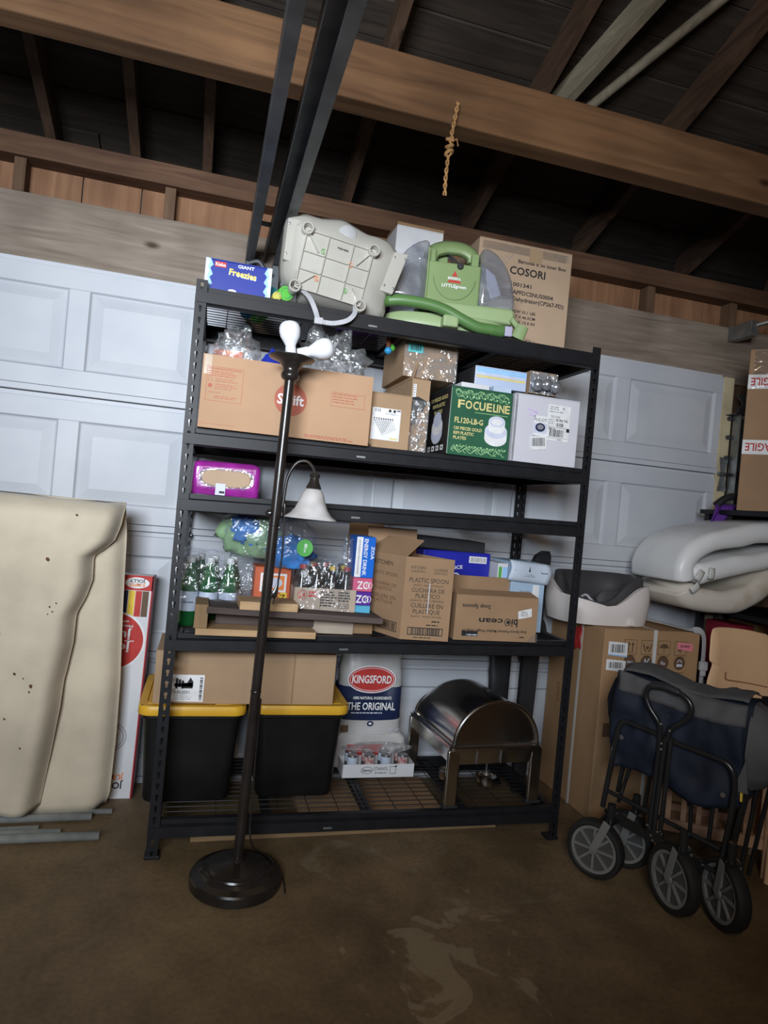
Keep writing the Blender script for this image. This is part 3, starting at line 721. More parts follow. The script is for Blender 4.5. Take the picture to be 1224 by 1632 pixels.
MB().bx(-0.05, -0.012, 0.02, 0.06, 0.25, 0.32).build('cord_wrap', M_green, T, bevel=0.004)
MB().tube(spl([(-0.07,0.01,0.26),(-0.055,-0.01,0.30),(-0.02,0,0.315),(0.01,-0.01,0.29),(0.02,-0.03,0.262),(0.03,-0.03,0.245)], 5), 0.005, 6).tube(spl([(-0.075,0.02,0.25),(-0.06,0.0,0.295),(-0.025,0.02,0.32),(0.03,0.0,0.255)], 5), 0.005, 6).build('power_cord', M_dsteel, T, smooth=True)
MB().lathe([(0.013,0),(0.011,0.006),(0.001,0.007)], 14, (0.018, -0.089, 0.243), (0,-1,0)).build('power_button', INK['black'], T, smooth=True)
def tank(name, sx):
    P_ = [(sx*0.100,0.112)]
    for i in range(11):
        a = PI/2*i/10; P_.append((sx*(0.100+0.140*math.cos(a) if i < 10 else 0.100), 0.112+0.215*math.sin(a)))
    mb = MB(); mb.prism(P_, -0.082, 0.082, 'y'); return mb.build(name, M_tank, T, bevel=0.015, seg=3, smooth=True)
tank('clean_water_tank', -1); tk = tank('dirty_water_tank', 1)
MB().prism([(0.125,0.270),(0.165,0.245),(0.195,0.175),(0.155,0.155),(0.135,0.20)], -0.04, 0.03, 'y').build('tank_insert', mat('pale_tank_plastic', (0.62,0.62,0.72), 0.3), tk, bevel=0.006)
mb = MB(); mb.bx(-0.1035,-0.0985,-0.08,0.08,0.11,0.30); mb.build('tank_seam', M_green, T)
mb = MB(); n = 40
pts = [(0.080*math.cos(PI*1.03+ (PI*0.94)*i/n)+0.0, -0.0885, 0.205+0.085*math.sin(PI*1.03+(PI*0.94)*i/n)) for i in range(n+1)]
MB().tube(pts, 0.0016, 5).build('panel_groove', mat('dark_green_plastic', (0.10,0.17,0.05), 0.5), T)
p = Print(T, (0, -0.088, 0), off=0.0012)
p.poly('red', [(-0.011,0.204),(0.011,0.204),(0.0,0.224)]); p.poly('red', [(-0.026,0.181),(0.026,0.181),(0.020,0.190),(-0.020,0.190)])
p.text('white', 'BISSELL', 0, 0.1925, 0.008, 0.050, 'c'); p.text('white', 'LITTLEgreen', 0, 0.164, 0.011, 0.092, 'c')
p.done()
hp = spl([(-0.255,-0.125,0.075),(-0.20,-0.135,0.083),(-0.10,-0.137,0.080),(-0.03,-0.137,0.066),(0.03,-0.138,0.042),(0.09,-0.136,0.022),(0.15,-0.132,0.020),(0.19,-0.126,0.021)], 22)
MB().tube(hp, [0.0185 + (0.0022 if i % 2 else 0) for i in range(len(hp))], 12).build('hose', M_greenh, T, smooth=True, ang=80)
MB().bx(-0.04, 0.018, -0.155, -0.100, 0.008, 0.05).build('hose_clip', M_greenp, T, bevel=0.008, seg=3)
nz = MB(); nz.loft([[(x, y-0.02, z) for x, y in rnd(0.05,0.04,0.008,2)] for x0, z in ((0,0),)] + [[(x*0.9+0.0, y-0.02, 0.05) for x, y in rnd(0.05,0.04,0.008,2)]])
nz.build('hose_nozzle', M_green, T, smooth=True, loc=(0.255, -0.085, 0.004), rot=(0, 0.35, -0.2))
MB().bar((0.225,-0.10,0.075),(0.262,-0.11,0.03),0.03,0.02).build('nozzle_arm', M_green, T, bevel=0.005)
MB().bx(0.196, 0.225, -0.135, -0.115, 0.004, 0.04).build('nozzle_collar', mat('grey_lilac_plastic', (0.4,0.38,0.5), 0.4), T, bevel=0.004)
# ------------------------------------------------------------------ open cartons with real walls and flaps
def opencarton(name, label, A, B, C_, D, z0, h, m, flaps=(), tk=0.004, taps=(), group=None, cat='carton', htop=None):
    """footprint A front-left, B front-right, C back-right, D back-left (world x, y); flaps = (edge, length, outward angle deg[, squeeze])"""
    ox, oy = (A[0]+B[0]+C_[0]+D[0])/4, (A[1]+B[1]+C_[1]+D[1])/4
    T = thing(name, label, cat, (ox, oy, z0), (0,0,0), group)
    Q = [Vector((p_[0]-ox, p_[1]-oy, 0)) for p_ in (A, B, C_, D)]
    I = [q*(1 - tk/q.length*1.4) for q in Q]
    up = Vector((0,0,h)); mb = MB()
    V = Q + [q+up for q in Q] + [q+up for q in I] + [q+Vector((0,0,tk)) for q in I]
    F = [(3,2,1,0)]
    for i in range(4):
        j = (i+1) % 4; F += [(i,j,4+j,4+i), (4+i,4+j,8+j,8+i), (8+i,8+j,12+j,12+i)]
    F.append((12,13,14,15))
    mb.add(V, F); mb.build('body', m, T)
    for f_ in flaps:
        e, ln, an = f_[:3]; sq = f_[3] if len(f_) > 3 else 0.0
        p_, q_ = Q[e]+up, Q[(e+1) % 4]+up; d = (q_-p_).normalized(); out = d.cross(Vector((0,0,1)))
        a = math.radians(an); dirv = out*math.sin(a) + Vector((0,0,1))*math.cos(a); n_ = d.cross(dirv).normalized()*tk*0.5
        W_ = (q_-p_)*sq
        R4 = [p_, q_, q_+dirv*ln-W_, p_+dirv*ln+W_]
        mb = MB(); mb.add([v-n_ for v in R4]+[v+n_ for v in R4], [(0,1,2,3),(7,6,5,4),(0,4,5,1),(1,5,6,2),(2,6,7,3),(3,7,4,0)])
        mb.build('flap', m, T)
    T['h'] = h
    return T, Q
M_film = film('clear_film', (1,1,1), 0.24, 0.10, 1.0, 22)
M_filmb = film('clear_bag_film', (0.97,0.98,1), 0.13, 0.12, 1.0, 16)
def crumple(name, label, loc, s, m, seed, amp=0.35, flat=None, cat='plastic bag', n=(30, 20), group=None):
    mb = blob(MB(), (0,0,-flat if flat else 0), s, n, amp, 2.6, seed, flat)
    o = mb.build(name, m, None, smooth=True, ang=180, loc=loc)
    return tag(o, label, cat, group)

# ------------------------------------------------------------------ second tier
zz = tz(1, 0.3)
T, Q = opencarton('meat_carton', 'long open brown carton with a red disc on its front and plastic bags inside', (0.043,-0.02), (0.633,-0.02), (0.633,0.36), (0.043,0.36), zz, 0.247, mat('tan_cardboard', (0.47,0.29,0.175), 0.75, var=0.06, scale=4, bump=0.04, bscale=200, spec=0.25))
p = Print(T, Q[0])
p.disc('rust', 0.302, 0.128, 0.056, n=40); p.text('white', 'Swift', 0.302, 0.112, 0.034, 0.092, 'c', lift=1)
p.frame('rust', 0.016, 0.092, 0.136, 0.208, 0.0012); p.text('rust', 'SAFE HANDLING INSTRUCTIONS', 0.020, 0.198, 0.006, 0.108); p.lines('rust', 0.020, 0.190, 0.108, 3, 0.007, 0.0025)
p.frame('rust', 0.022, 0.158, 0.034, 0.170, 0.001); p.lines('rust', 0.045, 0.166, 0.075, 2, 0.007, 0.002, seed=4); p.disc('rust', 0.029, 0.143, 0.007); p.lines('rust', 0.045, 0.148, 0.075, 3, 0.007, 0.002, seed=5)
p.lines('rust', 0.026, 0.120, 0.05, 1, 0.007, 0.002, seed=8); p.lines('rust', 0.045, 0.108, 0.08, 2, 0.006, 0.002, seed=6)
p.frame('rust', 0.442, 0.126, 0.565, 0.176, 0.0012); p.lines('rust', 0.448, 0.168, 0.108, 4, 0.0095, 0.003, seed=11)
p.lines('rust', 0.36, 0.013, 0.21, 2, 0.006, 0.003, seed=14); p.rect('rust', 0.005, 0.014, 0.12, 0.015)
p.done()
# stained strip of tape on the front
MB().bx(Q[0].x+0.005, Q[0].x+0.03, Q[0].y-0.0006, Q[0].y, 0.18, 0.245).build('tape', M_tape, T)
tag(MB().bx(-0.05,0.05,-0.02,0.02,0,0.285).build('orange_packet', mat('orange_pack', (0.62,0.14,0.06), 0.4), None, bevel=0.003, loc=(0.125, 0.10, zz+0.005)), 'orange packet standing in the long open carton', 'packet')
tag(blob(MB(), (0,0,0.14), (0.05,0.03,0.16), amp=0.15, seed=9, flat=-0.14).build('blue_packet', mat('blue_foil', (0.015,0.03,0.30), 0.3), None, smooth=True, loc=(0.272, 0.06, zz+0.005)), 'dark blue foil packet standing in the long open carton', 'packet')
tag(MB().bx(-0.008,0.008,-0.03,0.03,0,0.265).build('orange_sleeve', INK['orange'], None, loc=(0.32, 0.06, zz+0.005)), 'thin orange sleeve beside the dark blue packet', 'packet')
crumple('plastic_bag', 'crumpled clear plastic bag over the orange packet in the long carton', (0.150, 0.045, zz+0.17), (0.080,0.05,0.105), M_film, 2, 0.55, -0.08)
crumple('plastic_bag', 'crumpled clear plastic bags bulging from the far end of the long carton', (0.48, 0.05, zz+0.165), (0.13,0.06,0.125), M_film, 5, 0.6, -0.10)
crumple('plastic_bag', 'low clear plastic wrap hanging over the rim of the long carton', (0.57, 0.03, zz+0.14), (0.05,0.035,0.065), M_film, 8, 0.4, -0.07)
# brown carton with picture label
T = carton('rack_carton', 'brown carton with a white label showing a wire rack next to the red-disc carton', 'carton', 0.648, 0.806, 0.05, 0.20, tz(1,0.72), tz(1,0.72)+0.207, M_card, tape=False)
p = front(T)
p.rect('white', 0.008, 0.032, 0.118, 0.150); p.barcode('grey', 0.014, 0.135, 0.026, 0.012, 8, lift=1)
for i in range(2): p.disc('black', 0.075+0.018*i, 0.142, 0.006, lift=1, n=6)
p.rect('black', 0.102, 0.143, 0.116, 0.147, lift=1); p.lines('grey', 0.06, 0.132, 0.05, 2, 0.004, 0.0015, lift=1, seed=3)
for i in range(9):
    x = 0.015+0.0088*i; p.stroke('grey', [(x,0.110),(x+0.040-0.003*i,0.048+0.003*i)], 0.0016, 1); p.stroke('grey', [(0.012+0.0042*i,0.104-0.006*i),(0.090+0.0005*i-0.004*i,0.112-0.0058*i)], 0.0014, 1); p.disc('black', x+0.003, 0.111, 0.0025, n=8, lift=1)
p.rect('gold', 0.080, 0.036, 0.112, 0.042, lift=1)
p.done()
tag(MB().lathe([(0.001,0.0),(0.010,0.0),(0.013,0.006),(0.006,0.012),(0.001,0.013)], 12).build('dark_bead', INK['brown'], None, smooth=True, loc=(0.640, 0.012, tz(1,0.64)+0.0005)), 'tiny dark bead lying at the corner of the rack-label carton', 'bead')
# stack beside: wrapped carton below, carton with film on top
zs = tz(1, 0.9)
T, Q = opencarton('torn_carton', 'torn brown carton wrapped in clear film beside the green plate box', (0.812,0.09), (0.885,0.09), (0.900,0.45), (0.80,0.45), zs, 0.28, M_card, flaps=((3, 0.09, -20, 0.1), (0, 0.07, -70, 0.2)))
MB().prism([(-0.030,0.10),(-0.005,0.12),(0.03,0.20),(-0.01,0.215),(-0.032,0.21)], -0.182, -0.1805, 'y').build('black_sheet', INK['black'], T)
MB().bx(-0.035, 0.036, -0.192, -0.1885, 0.0, 0.20).build('film_wrap', M_film, T)
MB().prism([(-0.012,0.10),(0.03,0.10),(0.03,0.155),(-0.008,0.155)], -0.187, -0.185, 'y').build('inner_flap', M_card, T)
p = Print(T, (-0.0375,-0.1800,0)); p.rect('white', 0.006, 0.20, 0.018, 0.262); p.lines('grey', 0.008, 0.255, 0.008, 6, 0.009, 0.004, lift=1); p.done()
T = carton('film_carton', 'brown carton with shiny film and a green barcode label on top of the torn carton', 'carton', 0.782, 0.998, 0.13, 0.32, zs+0.296, zs+0.44, M_card, tape=False)
MB().bx(-0.110, 0.110, -0.1635, -0.162, 0.0, 0.145).build('film_wrap', film('wrap_film', (1,1,1), 0.22, 0.06, 1.0, 14), T)
p = Print(T, (-0.108,-0.1635,0)); p.rect('teal', 0.012, 0.095, 0.072, 0.130); p.barcode('black', 0.019, 0.102, 0.044, 0.020, 12, lift=1); p.done()
# flat packets carrying the upper boxes
zf = tz(1, 1.1)+0.2585
for (lab, x0, x1, y0, y1, h, mm) in (('thin white packet on top of the green plate box', 0.985, 1.10, 0.02, 0.24, 0.022, M_cwhite), ('thin pale blue packet on top of the green plate box', 1.115, 1.19, 0.015, 0.24, 0.024, mat('pale_blue_card', (0.5,0.6,0.75), 0.5))):
    tag(MB().bx(x0, x1, y0, y1, 0, h).build('flat_packet', mm, None, bevel=0.002, loc=(0,0,zf)), lab, 'packet')
T = carton('striped_box', 'long white and blue box with a gold stripe lying above the green plate box', 'box', 1.052, 1.272, 0.06, 0.20, zf+0.0255, zf+0.102, mat('blue_white_card', (0.58,0.62,0.74), 0.4, col2=(0.50,0.58,0.76), scale=3), tape=False)
MB().bx(-0.113, -0.1102, -0.098, 0.1, 0.0, 0.074).build('end_panel', INK['black'], T)
p = front(T); p.rect('gold', 0.006, 0.032, 0.214, 0.041); p.rect('sky', 0.004, 0.052, 0.216, 0.072); p.rect('silver', 0.004, 0.044, 0.216, 0.052); p.done()
zf2 = tz(1, 1.34)+0.266
tag(MB().lathe([(0.001,0.0),(0.10,0.0),(0.115,0.006),(0.115,0.012),(0.10,0.015),(0.001,0.015)], 32, sy=0.8, sx=1.1).build('oval_cover', INK['black'], None, smooth=True, loc=(1.36, 0.14, zf2)), 'flat black oval cover under the box of silver baubles', 'cover')
T, Q = opencarton('bauble_box', 'small film-wrapped carton of silver baubles at the end of the second tier', (1.285,0.06), (1.405,0.06), (1.405,0.17), (1.285,0.17), zf2+0.016, 0.088, M_card)
M_silver = mat('silver_bauble', (0.65,0.67,0.72), 0.18, metal=0.8, var=0.1)
MB().bx(Q[0].x, Q[1].x, Q[0].y-0.003, Q[0].y-0.0015, 0.0, 0.088).build('film_wrap', M_film, T)
MB().bx(Q[0].x, Q[1].x-0.004, Q[0].y-0.001, Q[0].y-0.0002, 0.004, 0.078).build('window_card', INK['grey'], T)
for i in range(3):
    ob = MB().lathe([(0.001,-0.024)]+[(0.024*math.cos(a), 0.024*math.sin(a)) for a in [(-0.45+0.1*k)*PI for k in range(10)]]+[(0.001,0.024)], 16).build('bauble', M_silver, None, smooth=True, loc=(1.305+0.040*i, 0.030, zf2+0.045+0.006*(i % 2)))
    tag(ob, ('first', 'middle', 'last')[i] + ' silver bauble in the film-wrapped carton', 'bauble', 'silver baubles in the carton')
    MB().cyl((0,0,0.022), (0,0,0.030), 0.006, n=8).build('cap', M_steel, ob)

# green plate box
M_pgreen = mat('green_box_card', (0.030,0.115,0.062), 0.38, var=0.08, scale=4)
zz = tz(1, 1.05)
T = carton('plate_box', 'green box of plastic plates with gold scrollwork on the second tier', 'box', 0.938, 1.190, -0.005, 0.25, zz, zz+0.258, M_pgreen, tape=False)
p = front(T)
def scroll(y, s):
    for k in range(9):
        cx_ = 0.028 + 0.0245*k; r_ = 0.010
        p.ring('palegreen', cx_, y + s*0.004*math.sin(k*0.8*PI), r_, 0.0016, n=16, a0=s*0.3, a1=s*0.3+4.6); p.ring('palegreen', cx_+0.004, y + s*(0.010+0.004*math.sin(k)), 0.0065, 0.0014, n=12, a0=2.0, a1=6.4); p.disc('palegreen', cx_+0.012, y+s*0.012, 0.0035, n=8)
    p.stroke('palegreen', [(0.016+0.0045*i, y - s*0.006 + 0.007*math.sin(i*0.62)) for i in range(50)], 0.0018); p.stroke('palegreen', [(0.03+0.0045*i, y + s*0.004 - 0.009*math.sin(i*0.5)) for i in range(44)], 0.0014)
scroll(0.234, -1); scroll(0.024, 1)
for (c_, x, w) in (('F',0.030,0.026),('O',0.060,0.027),('C',0.091,0.022),('U',0.116,0.025),('E',0.146,0.022),('L',0.173,0.016),('I',0.188,0.005),('N',0.197,0.022),('E',0.222,0.020)):
    p.text('gold', c_, x, 0.178, 0.030, w)
p.rect('palegreen', 0.10, 0.166, 0.236, 0.1675)
p.text('gold', 'FL120-LB-G', 0.022, 0.122, 0.020, 0.115); p.text('gold', '120 PIECES GOLD', 0.022, 0.096, 0.0115, 0.113); p.text('gold', 'RIM PLASTIC', 0.022, 0.078, 0.0115, 0.082); p.text('gold', 'PLATES', 0.022, 0.060, 0.0115, 0.052)
x, y = 0.193, 0.0
p.can('white', x, 0.078, 0.106, 0.046, 0.029); p.disc('silver', x, 0.106, 0.045, 0.028, 32, lift=1)
p.can('white', x, 0.118, 0.142, 0.034, 0.021, lift=2); p.disc('silver', x, 0.142, 0.033, 0.020, 32, lift=3); p.disc('white', x, 0.141, 0.022, 0.013, 24, lift=4)
p.done()
MB().bx(-0.1268, -0.1255, -0.1248, 0.1248, 0.001, 0.256).build('side_panel', mat('black_card', (0.015,0.015,0.016), 0.4), T)
p = Print(T, (-0.1268, 0.125, 0), (0,-1,0), off=0.0006)
for i, s_ in enumerate(('120 PIECES GOLD', 'RIM PLASTIC', 'PLATES')): p.text('gold', s_, 0.125, 0.215-0.026*i, 0.014, (0.19,0.14,0.09)[i], 'c')
p.can('silver', 0.125, 0.085, 0.11, 0.062, 0.040); p.disc('white', 0.125, 0.11, 0.060, 0.03, 28, lift=1); p.disc('silver', 0.125, 0.14, 0.045, 0.03, 24, lift=2)
for i in range(4): p.rect('white', 0.03+0.05*i, 0.018, 0.062+0.05*i, 0.038); p.disc('black', 0.046+0.05*i, 0.028, 0.007, 0.005, 8, lift=1)
p.done()
# white shipping box with labels
zz = tz(1, 1.33)
T = carton('white_box', 'white shipping box with paper labels at the end of the second tier', 'box', 1.200, 1.480, -0.005, 0.25, zz, zz+0.262, mat('white_gloss_card', (0.66,0.65,0.70), 0.45, var=0.03, scale=5), tape=False)
p = front(T)
p.text('lilac', 'Frag', 0.055, 0.200, 0.012, 0.045, rot=-8); p.text('lilac', 'ile', 0.062, 0.182, 0.010, 0.03, rot=-8)
p.rect('white', 0.085, 0.105, 0.145, 0.185); p.text('black', 'PULOTI', 0.086, 0.164, 0.012, 0.058, bold=False, lift=1); p.rect('silver', 0.086, 0.118, 0.142, 0.156, lift=1); p.disc('navy', 0.114, 0.141, 0.021, 0.017, 24, lift=2); p.disc('grey', 0.114, 0.142, 0.014, 0.010, 20, lift=3); p.text('black', '20.5 in', 0.084, 0.104, 0.005, 0.03, lift=1)
p.rect('white', 0.142, 0.095, 0.238, 0.235, lift=4)
p.lines('grey', 0.148, 0.225, 0.05, 2, 0.008, 0.003, lift=5); p.text('black', 'K', 0.205, 0.220, 0.008, lift=5); p.lines('grey', 0.148, 0.207, 0.06, 1, 0.008, 0.003, lift=5, seed=2)
p.text('grey', 'FSC 1260', 0.155, 0.186, 0.007, 0.04, lift=5); p.text('black', '42 006 7-4L', 0.178, 0.172, 0.010, 0.052, lift=5); p.frame('grey', 0.146, 0.152, 0.172, 0.180, 0.001, lift=5); p.lines('grey', 0.148, 0.174, 0.02, 3, 0.007, 0.003, lift=5, seed=9)
p.barcode('black', 0.180, 0.152, 0.032, 0.014, 10, lift=5); p.rect('black', 0.146, 0.147, 0.234, 0.1482, lift=5); p.rect('black', 0.226, 0.134, 0.239, 0.148, lift=6); p.lines('black', 0.148, 0.141, 0.04, 1, 0.007, 0.003, lift=5)
p.barcode('black', 0.154, 0.112, 0.062, 0.028, 20, 7, lift=5); p.rect('black', 0.146, 0.107, 0.234, 0.1080, lift=5); p.lines('grey', 0.19, 0.100, 0.03, 1, 0.007, 0.003, lift=5)
def rotrect(c, x, y, w, h, a, lift=0):
    ca_, sa_ = math.cos(a), math.sin(a); p.poly(c, [(x+u*ca_-v*sa_, y+u*sa_+v*ca_) for u, v in ((0,0),(w,0),(w,h),(0,h))], lift)
rotrect('white', 0.082, 0.050, 0.066, 0.052, 0.12, 7)
r_ = random.Random(3); u = 0.004
while u < 0.058:
    k = r_.choice((0.0012,0.0012,0.0024)); rotrect('black', 0.082+u*math.cos(0.12)-0.014*math.sin(0.12), 0.050+u*math.sin(0.12)+0.014*math.cos(0.12), k, 0.032, 0.12, 8); u += k + r_.choice((0.0012,0.002))
p.done()
MB().bx(-0.1405, -0.128, -0.1258, -0.125, 0.0, 0.262).build('clear_tape', M_ctape, T)

# dive toys hanging through the top deck
for (lab, x, y, cz_, c1, c2) in (('green-tipped dive toy hanging under the top deck', 0.735, 0.16, 1.878, (0.10,0.45,0.05), (0.10,0.03,0.02)), ('blue-tipped dive toy hanging under the top deck', 0.715, 0.13, 1.858, (0.03,0.25,0.5), (0.18,0.06,0.03))):
    T = thing('dive_toy', lab, 'toy', (x, y, cz_), group='dive toys under the top deck')
    MB().lathe([(0.001,-0.015)]+[(0.015*math.cos(a*PI), 0.013*math.sin(a*PI)) for a in (-0.35,-0.2,-0.05,0.1,0.25)]+[(0.008,0.013),(0.001,0.013)], 14).build('tip', mat('toy_%d' % int(x*1000), c1, 0.4), T, smooth=True)
    MB().cyl((0,0,0.012), (0.004,0.03,TIER[0]-0.004-cz_), 0.009, n=10).build('stick', mat('toystick_%d' % int(x*1000), c2, 0.5), T, smooth=True)

# ------------------------------------------------------------------ third tier
zz = tz(2, 0.15)
M_mag = mat('magenta_film', (0.27,0.02,0.24), 0.22, var=0.25, scale=14, bump=0.5, bscale=30, spec=0.7)
T = thing('wrapped_pack', 'torn magenta plastic pack showing cardboard on the third tier', 'pack', (0.155, 0.13, zz))
mb = MB(); n_ = 34
def ringp(z, k, s):
    R_ = []
    for i, (x, y) in enumerate(rnd(0.232*k, 0.20*k, 0.02, 6)):
        q = Vector((x, y, z)); f_ = 0.006*noise.noise(q*22 + Vector((s,0,0)))
        R_.append((x*(1+f_*4), y + f_*1.5, z + (0.006*noise.noise(Vector((x*25, y*25, 3.1))) if z > 0.05 else 0)))
    return R_
mb.loft([ringp(z, k, 2) for z, k in ((0,0.97),(0.004,0.995),(0.03,1.0),(0.06,1.0),(0.09,1.0),(0.108,0.985),(0.116,0.9),(0.118,0.5))]); mb.build('film', M_mag, T, smooth=True, ang=60)
MB().loft([[(x*0.115 + 0.0, -0.1015-0.003*k, 0.060 + z*0.040) for x, z in sup(0.72*(1-0.06*k), 0.72*(1-0.06*k), 3.2, 28)] for k in (0, 1)]).build('cardboard_insert', M_cardp, T)
MB().loft([[(x*0.122, -0.1002-0.0015*k, 0.061 + z*0.046) for x, z in sup(0.76, 0.76, 3.2, 28)] for k in (0, 1)]).build('torn_edge', film('torn_film', (0.95,0.85,0.95), 0.5, 0.12, 0.6, 30), T)
p = Print(T, (0,-0.1045,0), off=0.0006); p.rect('silver', -0.035, 0.002, -0.002, 0.042); p.rect('black', -0.022, 0.008, -0.004, 0.016, lift=1); p.done()

# ------------------------------------------------------------------ fourth tier
zl = tz(3, 0.25)
# pallet of dark plank on pale offcuts
M_oak = wood('pale_pine', (0.42,0.27,0.14), (0.58,0.40,0.23), 0, 5, knots=False)
M_dplank = wood('weathered_dark_plank', (0.062,0.047,0.043), (0.13,0.10,0.092), 0, 6)
T = thing('wood_rack', 'pale pine shelf offcut with a raised end board on the fourth tier', 'offcut', (0.30, 0.06, tz(3,0.3)))
MB().bx(-0.205, 0.205, -0.095, 0.08, 0.001, 0.024).build('board', M_oak, T, bevel=0.002)
MB().bx(-0.212, -0.168, -0.095, 0.08, 0.0245, 0.105).build('end_board', wood('pine_end', (0.25,0.16,0.085), (0.36,0.24,0.13), 2, 5, knots=False), T, bevel=0.002)
tag(MB().bx(-0.16, 0.19, 0.03, 0.075, 0, 0.045).build('spacer_block', M_dplank, None, bevel=0.002, loc=(0.32, 0.03, tz(3,0.3)+0.0245)), 'dark wooden spacer under the long dark plank', 'offcut')
T = tag(MB().bx(-0.31, 0.31, -0.08, 0.11, 0.0, 0.022).build('dark_plank', M_dplank, None, bevel=0.002, loc=(0.435, 0.045, tz(3,0.3)+0.0695), rot=(0, 0.025, 0.02)), 'long dark weathered plank lying across the fourth tier', 'plank')
tag(MB().bx(-0.10, 0.10, -0.085, 0.05, 0.0, 0.029).build('pine_block', M_oak, None, bevel=0.003, loc=(0.332, 0.045, tz(3,0.3)+0.0935), rot=(0,0.006,0.02)), 'small pale pine block lying on the dark plank', 'offcut')
# green water bottles in shrink film
M_glass = mat('green_bottle_glass', (0.012,0.13,0.035), 0.06, var=0.1, trans=0.25, spec=0.6)
M_lab = mat('pale_blue_label', (0.48,0.55,0.66), 0.5, var=0.12, scale=25)
M_cap = mat('white_cap', (0.68,0.70,0.70), 0.4)
def bottle(x, y, lab, r=0.033):
    T = thing('water_bottle', lab, 'bottle', (x, y, tz(3, x)), group='green water bottles in film on the fourth tier')
    MB().lathe([(0.001,0.0),(r*0.85,0.0),(r,0.008),(r,0.135),(r*0.93,0.16),(r*0.62,0.195),(r*0.42,0.222),(r*0.38,0.236),(0.001,0.236)], 20).build('glass', M_glass, T, smooth=True)
    MB().lathe([(r+0.0006,0.055),(r+0.0008,0.056),(r+0.0008,0.125),(r+0.0006,0.126)], 20, caps=False).build('label_wrap', M_lab, T, smooth=True)
    MB().lathe([(r*0.42,0.228),(r*0.44,0.230),(r*0.44,0.247),(r*0.38,0.250),(0.001,0.250)], 14).build('cap', M_cap, T, smooth=True)
    for k in range(2):
        pp = Print(T, (0,-r-0.0012,0)); pp.text('navy', 'S.PELLEGRINO', 0, 0.085, 0.006, 0.036, 'c'); pp.done(); break
for (x, y, lab) in ((0.062,0.165,'front green water bottle right by the corner post'), (0.13,0.155,'front green water bottle with the film torn round its neck'), (0.20,0.165,'front green water bottle next to the orange carton'),
                    (0.075,0.235,'green water bottle of the second row behind the corner bottle'), (0.145,0.235,'middle green water bottle of the second row'), (0.215,0.235,'last green water bottle of the second row, nearest the orange carton'), (0.095,0.305,'rearmost green water bottle behind the second row')):
    bottle(x, y, lab)
T = thing('shrink_film', 'loose clear shrink film draped over the green water bottles', 'plastic film', (0.145, 0.21, zl))
def sheet(u, v):
    x = -0.135 + 0.27*u; s_ = v*2.2
    if s_ < 1: y, z = -0.105 - 0.012*math.sin(PI*s_), 0.10 + 0.135*s_
    else: y, z = -0.105 + 0.20*(s_-1), 0.237 + 0.03*math.sin((s_-1)*2.2)
    n1_ = noise.noise(Vector((x*22, v*9, 1))); n2_ = noise.noise(Vector((x*40, v*16, 5)))
    return (x + 0.006*n2_, y - 0.008*abs(n1_) , z + 0.014*n1_ + 0.006*n2_ + (0.030 if s_ < 0.2 and 0.25 < u < 0.5 else 0))
MB().grid(sheet, 40, 30).build('film', M_filmb, T, smooth=True, ang=180)
# plastic grocery bags
M_bagG = mat('green_bag_plastic', (0.30,0.48,0.25), 0.3, var=0.25, scale=10, bump=0.6, bscale=25, alpha=0.75)
M_bagB = mat('blue_bag_plastic', (0.06,0.24,0.62), 0.25, var=0.35, scale=9, bump=0.8, bscale=22)
T = thing('grocery_bag', 'clear bag stuffed with blue and green plastic behind the lamp pole', 'plastic bag', (0.27, 0.25, tz(3,0.27)+0.2505))
blob(MB(), (0.0,0.0,0.09), (0.115,0.06,0.095), (30,20), 0.30, 2.4, 11, -0.09).build('green_plastic', M_bagG, T, smooth=True, ang=180)
blob(MB(), (-0.02,-0.04,0.11), (0.055,0.035,0.055), (26,18), 0.45, 2.4, 14).build('blue_plastic', M_bagB, T, smooth=True, ang=180)
blob(MB(), (0.03,-0.025,0.10), (0.14,0.085,0.115), (34,22), 0.32, 2.6, 17, -0.10).build('clear_plastic', M_filmb, T, smooth=True, ang=180)
T = thing('grocery_bag', 'blue plastic bag with a green disc on top of the orange carton', 'plastic bag', (0.415, 0.17, tz(3,0.4)+0.225))
blob(MB(), (0.0,0.0,0.055), (0.085,0.06,0.062), (28,18), 0.35, 2.4, 21, -0.055).build('blue_plastic', M_bagB, T, smooth=True, ang=180)
blob(MB(), (0.0,0.0,0.09), (0.095,0.07,0.10), (28,18), 0.3, 2.4, 23, -0.088).build('clear_plastic', M_filmb, T, smooth=True, ang=180)
p = Print(T, (0,-0.095,0)); p.disc('green', 0.04, 0.085, 0.030, 0.032, 24); p.text('white', '8', 0.043, 0.085, 0.016, al='c', lift=1); p.text('white', '2', 0.040, 0.070, 0.012, al='c', lift=1); p.done()
# orange cracker carton
zz = tz(3, 0.36)
T = carton('cracker_carton', 'orange carton standing behind the dark plank', 'carton', 0.292, 0.428, 0.175, 0.12, zz, zz+0.222, mat('orange_card', (0.62,0.13,0.05), 0.4, var=0.1, scale=6), tape=False)
p = front(T); p.rect('white', 0.022, 0.13, 0.12, 0.20); p.rect('orange', 0.030, 0.138, 0.112, 0.192, lift=1); p.disc('silver', 0.075, 0.165, 0.03, 0.02, lift=2); p.text('yellow', 'RITZ', 0.070, 0.105, 0.016, 0.05); p.text('yellow', 'mini', 0.095, 0.085, 0.02, 0.03); p.rect('yellow', 0.10, 0.10, 0.125, 0.13); p.done()
